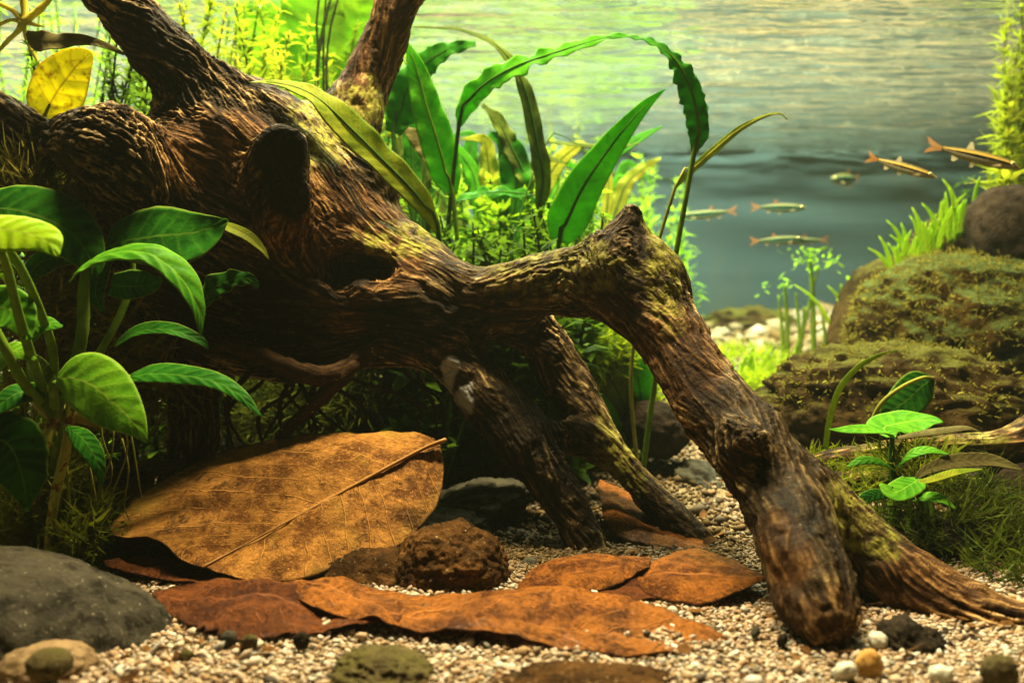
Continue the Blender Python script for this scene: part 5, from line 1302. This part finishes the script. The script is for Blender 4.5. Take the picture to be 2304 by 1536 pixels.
# ------------------------------------------------------------------ loose grains of sand and gravel
PAL = np.array([(.56, .42, .29), (.66, .54, .40), (.48, .33, .20), (.72, .66, .56), (.36, .23, .12), (.22, .16, .10), (.09, .075, .06), (.34, .32, .26), (.56, .36, .20)])
PW = np.array([.26, .20, .17, .10, .10, .06, .04, .04, .03])
m = Mat('sand_grain')
MAT_GRAIN = m.done(m.principled(m.attr('Col', 'Color'), .55, None, .15))
def grains(name, label, x, y, r, seed, lift=.35, shape=1, pal=PAL, pw=PW):
    R = np.random.default_rng(seed); k = len(x)
    v, f_ = ICO[1]
    if shape == 0:
        v = np.array([(1, 0, 0), (-1, 0, 0), (0, 1, 0), (0, -1, 0), (0, 0, 1), (0, 0, -1)], float)
        f_ = np.array([(0, 2, 4), (2, 1, 4), (1, 3, 4), (3, 0, 4), (2, 0, 5), (1, 2, 5), (3, 1, 5), (0, 3, 5)])
    sc = r[:, None] * np.stack([R.uniform(.8, 1.35, k), R.uniform(.8, 1.35, k), R.uniform(.55, .95, k)], 1)
    a = R.uniform(0, 6.283, k); ca, sa = np.cos(a), np.sin(a)
    q = v[None] * sc[:, None] * (1 + R.normal(0, .13, (k, len(v), 1)))
    tl = R.normal(0, .4, k)
    q2 = q.copy(); q2[..., 0] = q[..., 0] * ca[:, None] - q[..., 1] * sa[:, None]; q2[..., 1] = q[..., 0] * sa[:, None] + q[..., 1] * ca[:, None]
    q2[..., 2] += q2[..., 0] * tl[:, None]
    z = floor_z(x, y) + r * (lift + R.uniform(-.35, .5, k))
    q2 += np.stack([x, y, z], -1)[:, None]
    V = q2.reshape(-1, 3); Fc = (f_[None] + (np.arange(k) * len(v))[:, None, None]).reshape(-1, 3)
    c = pal[R.choice(len(pal), k, p=pw / pw.sum())] * R.uniform(.48, .80, (k, 1))
    # shade under and behind the log, painted into the grains as brown
    sand_shade = np.clip((y - .335) / .05, 0, 1) * np.clip(1.25 - np.maximum(y - .75, 0) * 2, .35, 1) * np.clip(.92 + .6 * fbm(np.stack([x * 22, y * 22, 0 * x], 1), 3, 61), 0, 1)
    c = c * (1 - .90 * sand_shade[:, None]) + np.array([.060, .038, .011]) * (.90 * sand_shade[:, None]) * R.uniform(.4, 1.4, (k, 1))
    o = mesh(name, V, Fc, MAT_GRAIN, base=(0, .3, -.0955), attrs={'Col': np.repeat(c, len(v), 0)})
    return tag(o, label, None, kind='stuff')
def field(d0, d1, sp, seed, wide=.60, x0=None, x1=None):
    R = np.random.default_rng(seed)
    out = []
    y = d0
    while y < d1:
        h_ = wide * y
        xs = np.arange(-h_, h_, sp)
        out.append(np.stack([xs + R.uniform(-.55, .55, len(xs)) * sp, y + R.uniform(-.55, .55, len(xs)) * sp], 1)); y += sp * .93
    return np.vstack(out)
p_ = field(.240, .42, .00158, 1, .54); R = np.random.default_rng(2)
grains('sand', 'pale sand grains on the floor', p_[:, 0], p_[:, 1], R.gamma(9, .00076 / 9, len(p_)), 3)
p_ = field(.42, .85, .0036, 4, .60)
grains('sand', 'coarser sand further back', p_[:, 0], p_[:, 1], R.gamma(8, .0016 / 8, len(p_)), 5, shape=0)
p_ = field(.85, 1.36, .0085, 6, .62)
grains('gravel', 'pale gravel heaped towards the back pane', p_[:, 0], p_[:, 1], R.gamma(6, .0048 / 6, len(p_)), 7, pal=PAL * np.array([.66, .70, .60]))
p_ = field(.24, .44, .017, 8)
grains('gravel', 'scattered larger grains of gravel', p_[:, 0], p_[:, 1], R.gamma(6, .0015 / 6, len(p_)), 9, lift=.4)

# scraps of rotted leaf and stem on the bed
R = np.random.default_rng(31); k = 900
y_ = R.uniform(.25, .62, k) ; x_ = R.uniform(-.5, .52, k) * y_
b_ = np.stack([x_, y_, floor_z(x_, y_) + R.uniform(.0006, .0022, k)], 1)
dz = R.normal(0, .25, k); a_ = R.uniform(0, 6.28, k)
S_ = Strips(); big_ = R.random(k) < .4
S_.add(b_, np.stack([np.cos(a_), np.sin(a_), dz], 1), R.normal(size=(k, 3)) * .25 + [0, 0, 1], np.where(big_, R.uniform(.003, .007, k), R.uniform(.004, .012, k)), np.where(big_, R.uniform(.0008, .0022, k), .0003), R.normal(.1, .3, k), segs=3)
tag(S_.build('debris', soft_mat('rotted_scraps', (.035, .016, .006), (.13, .060, .016), .1, 90), base=(0, .4, -.0985)), 'dark scraps of rotted leaf on the sand', None, kind='stuff')
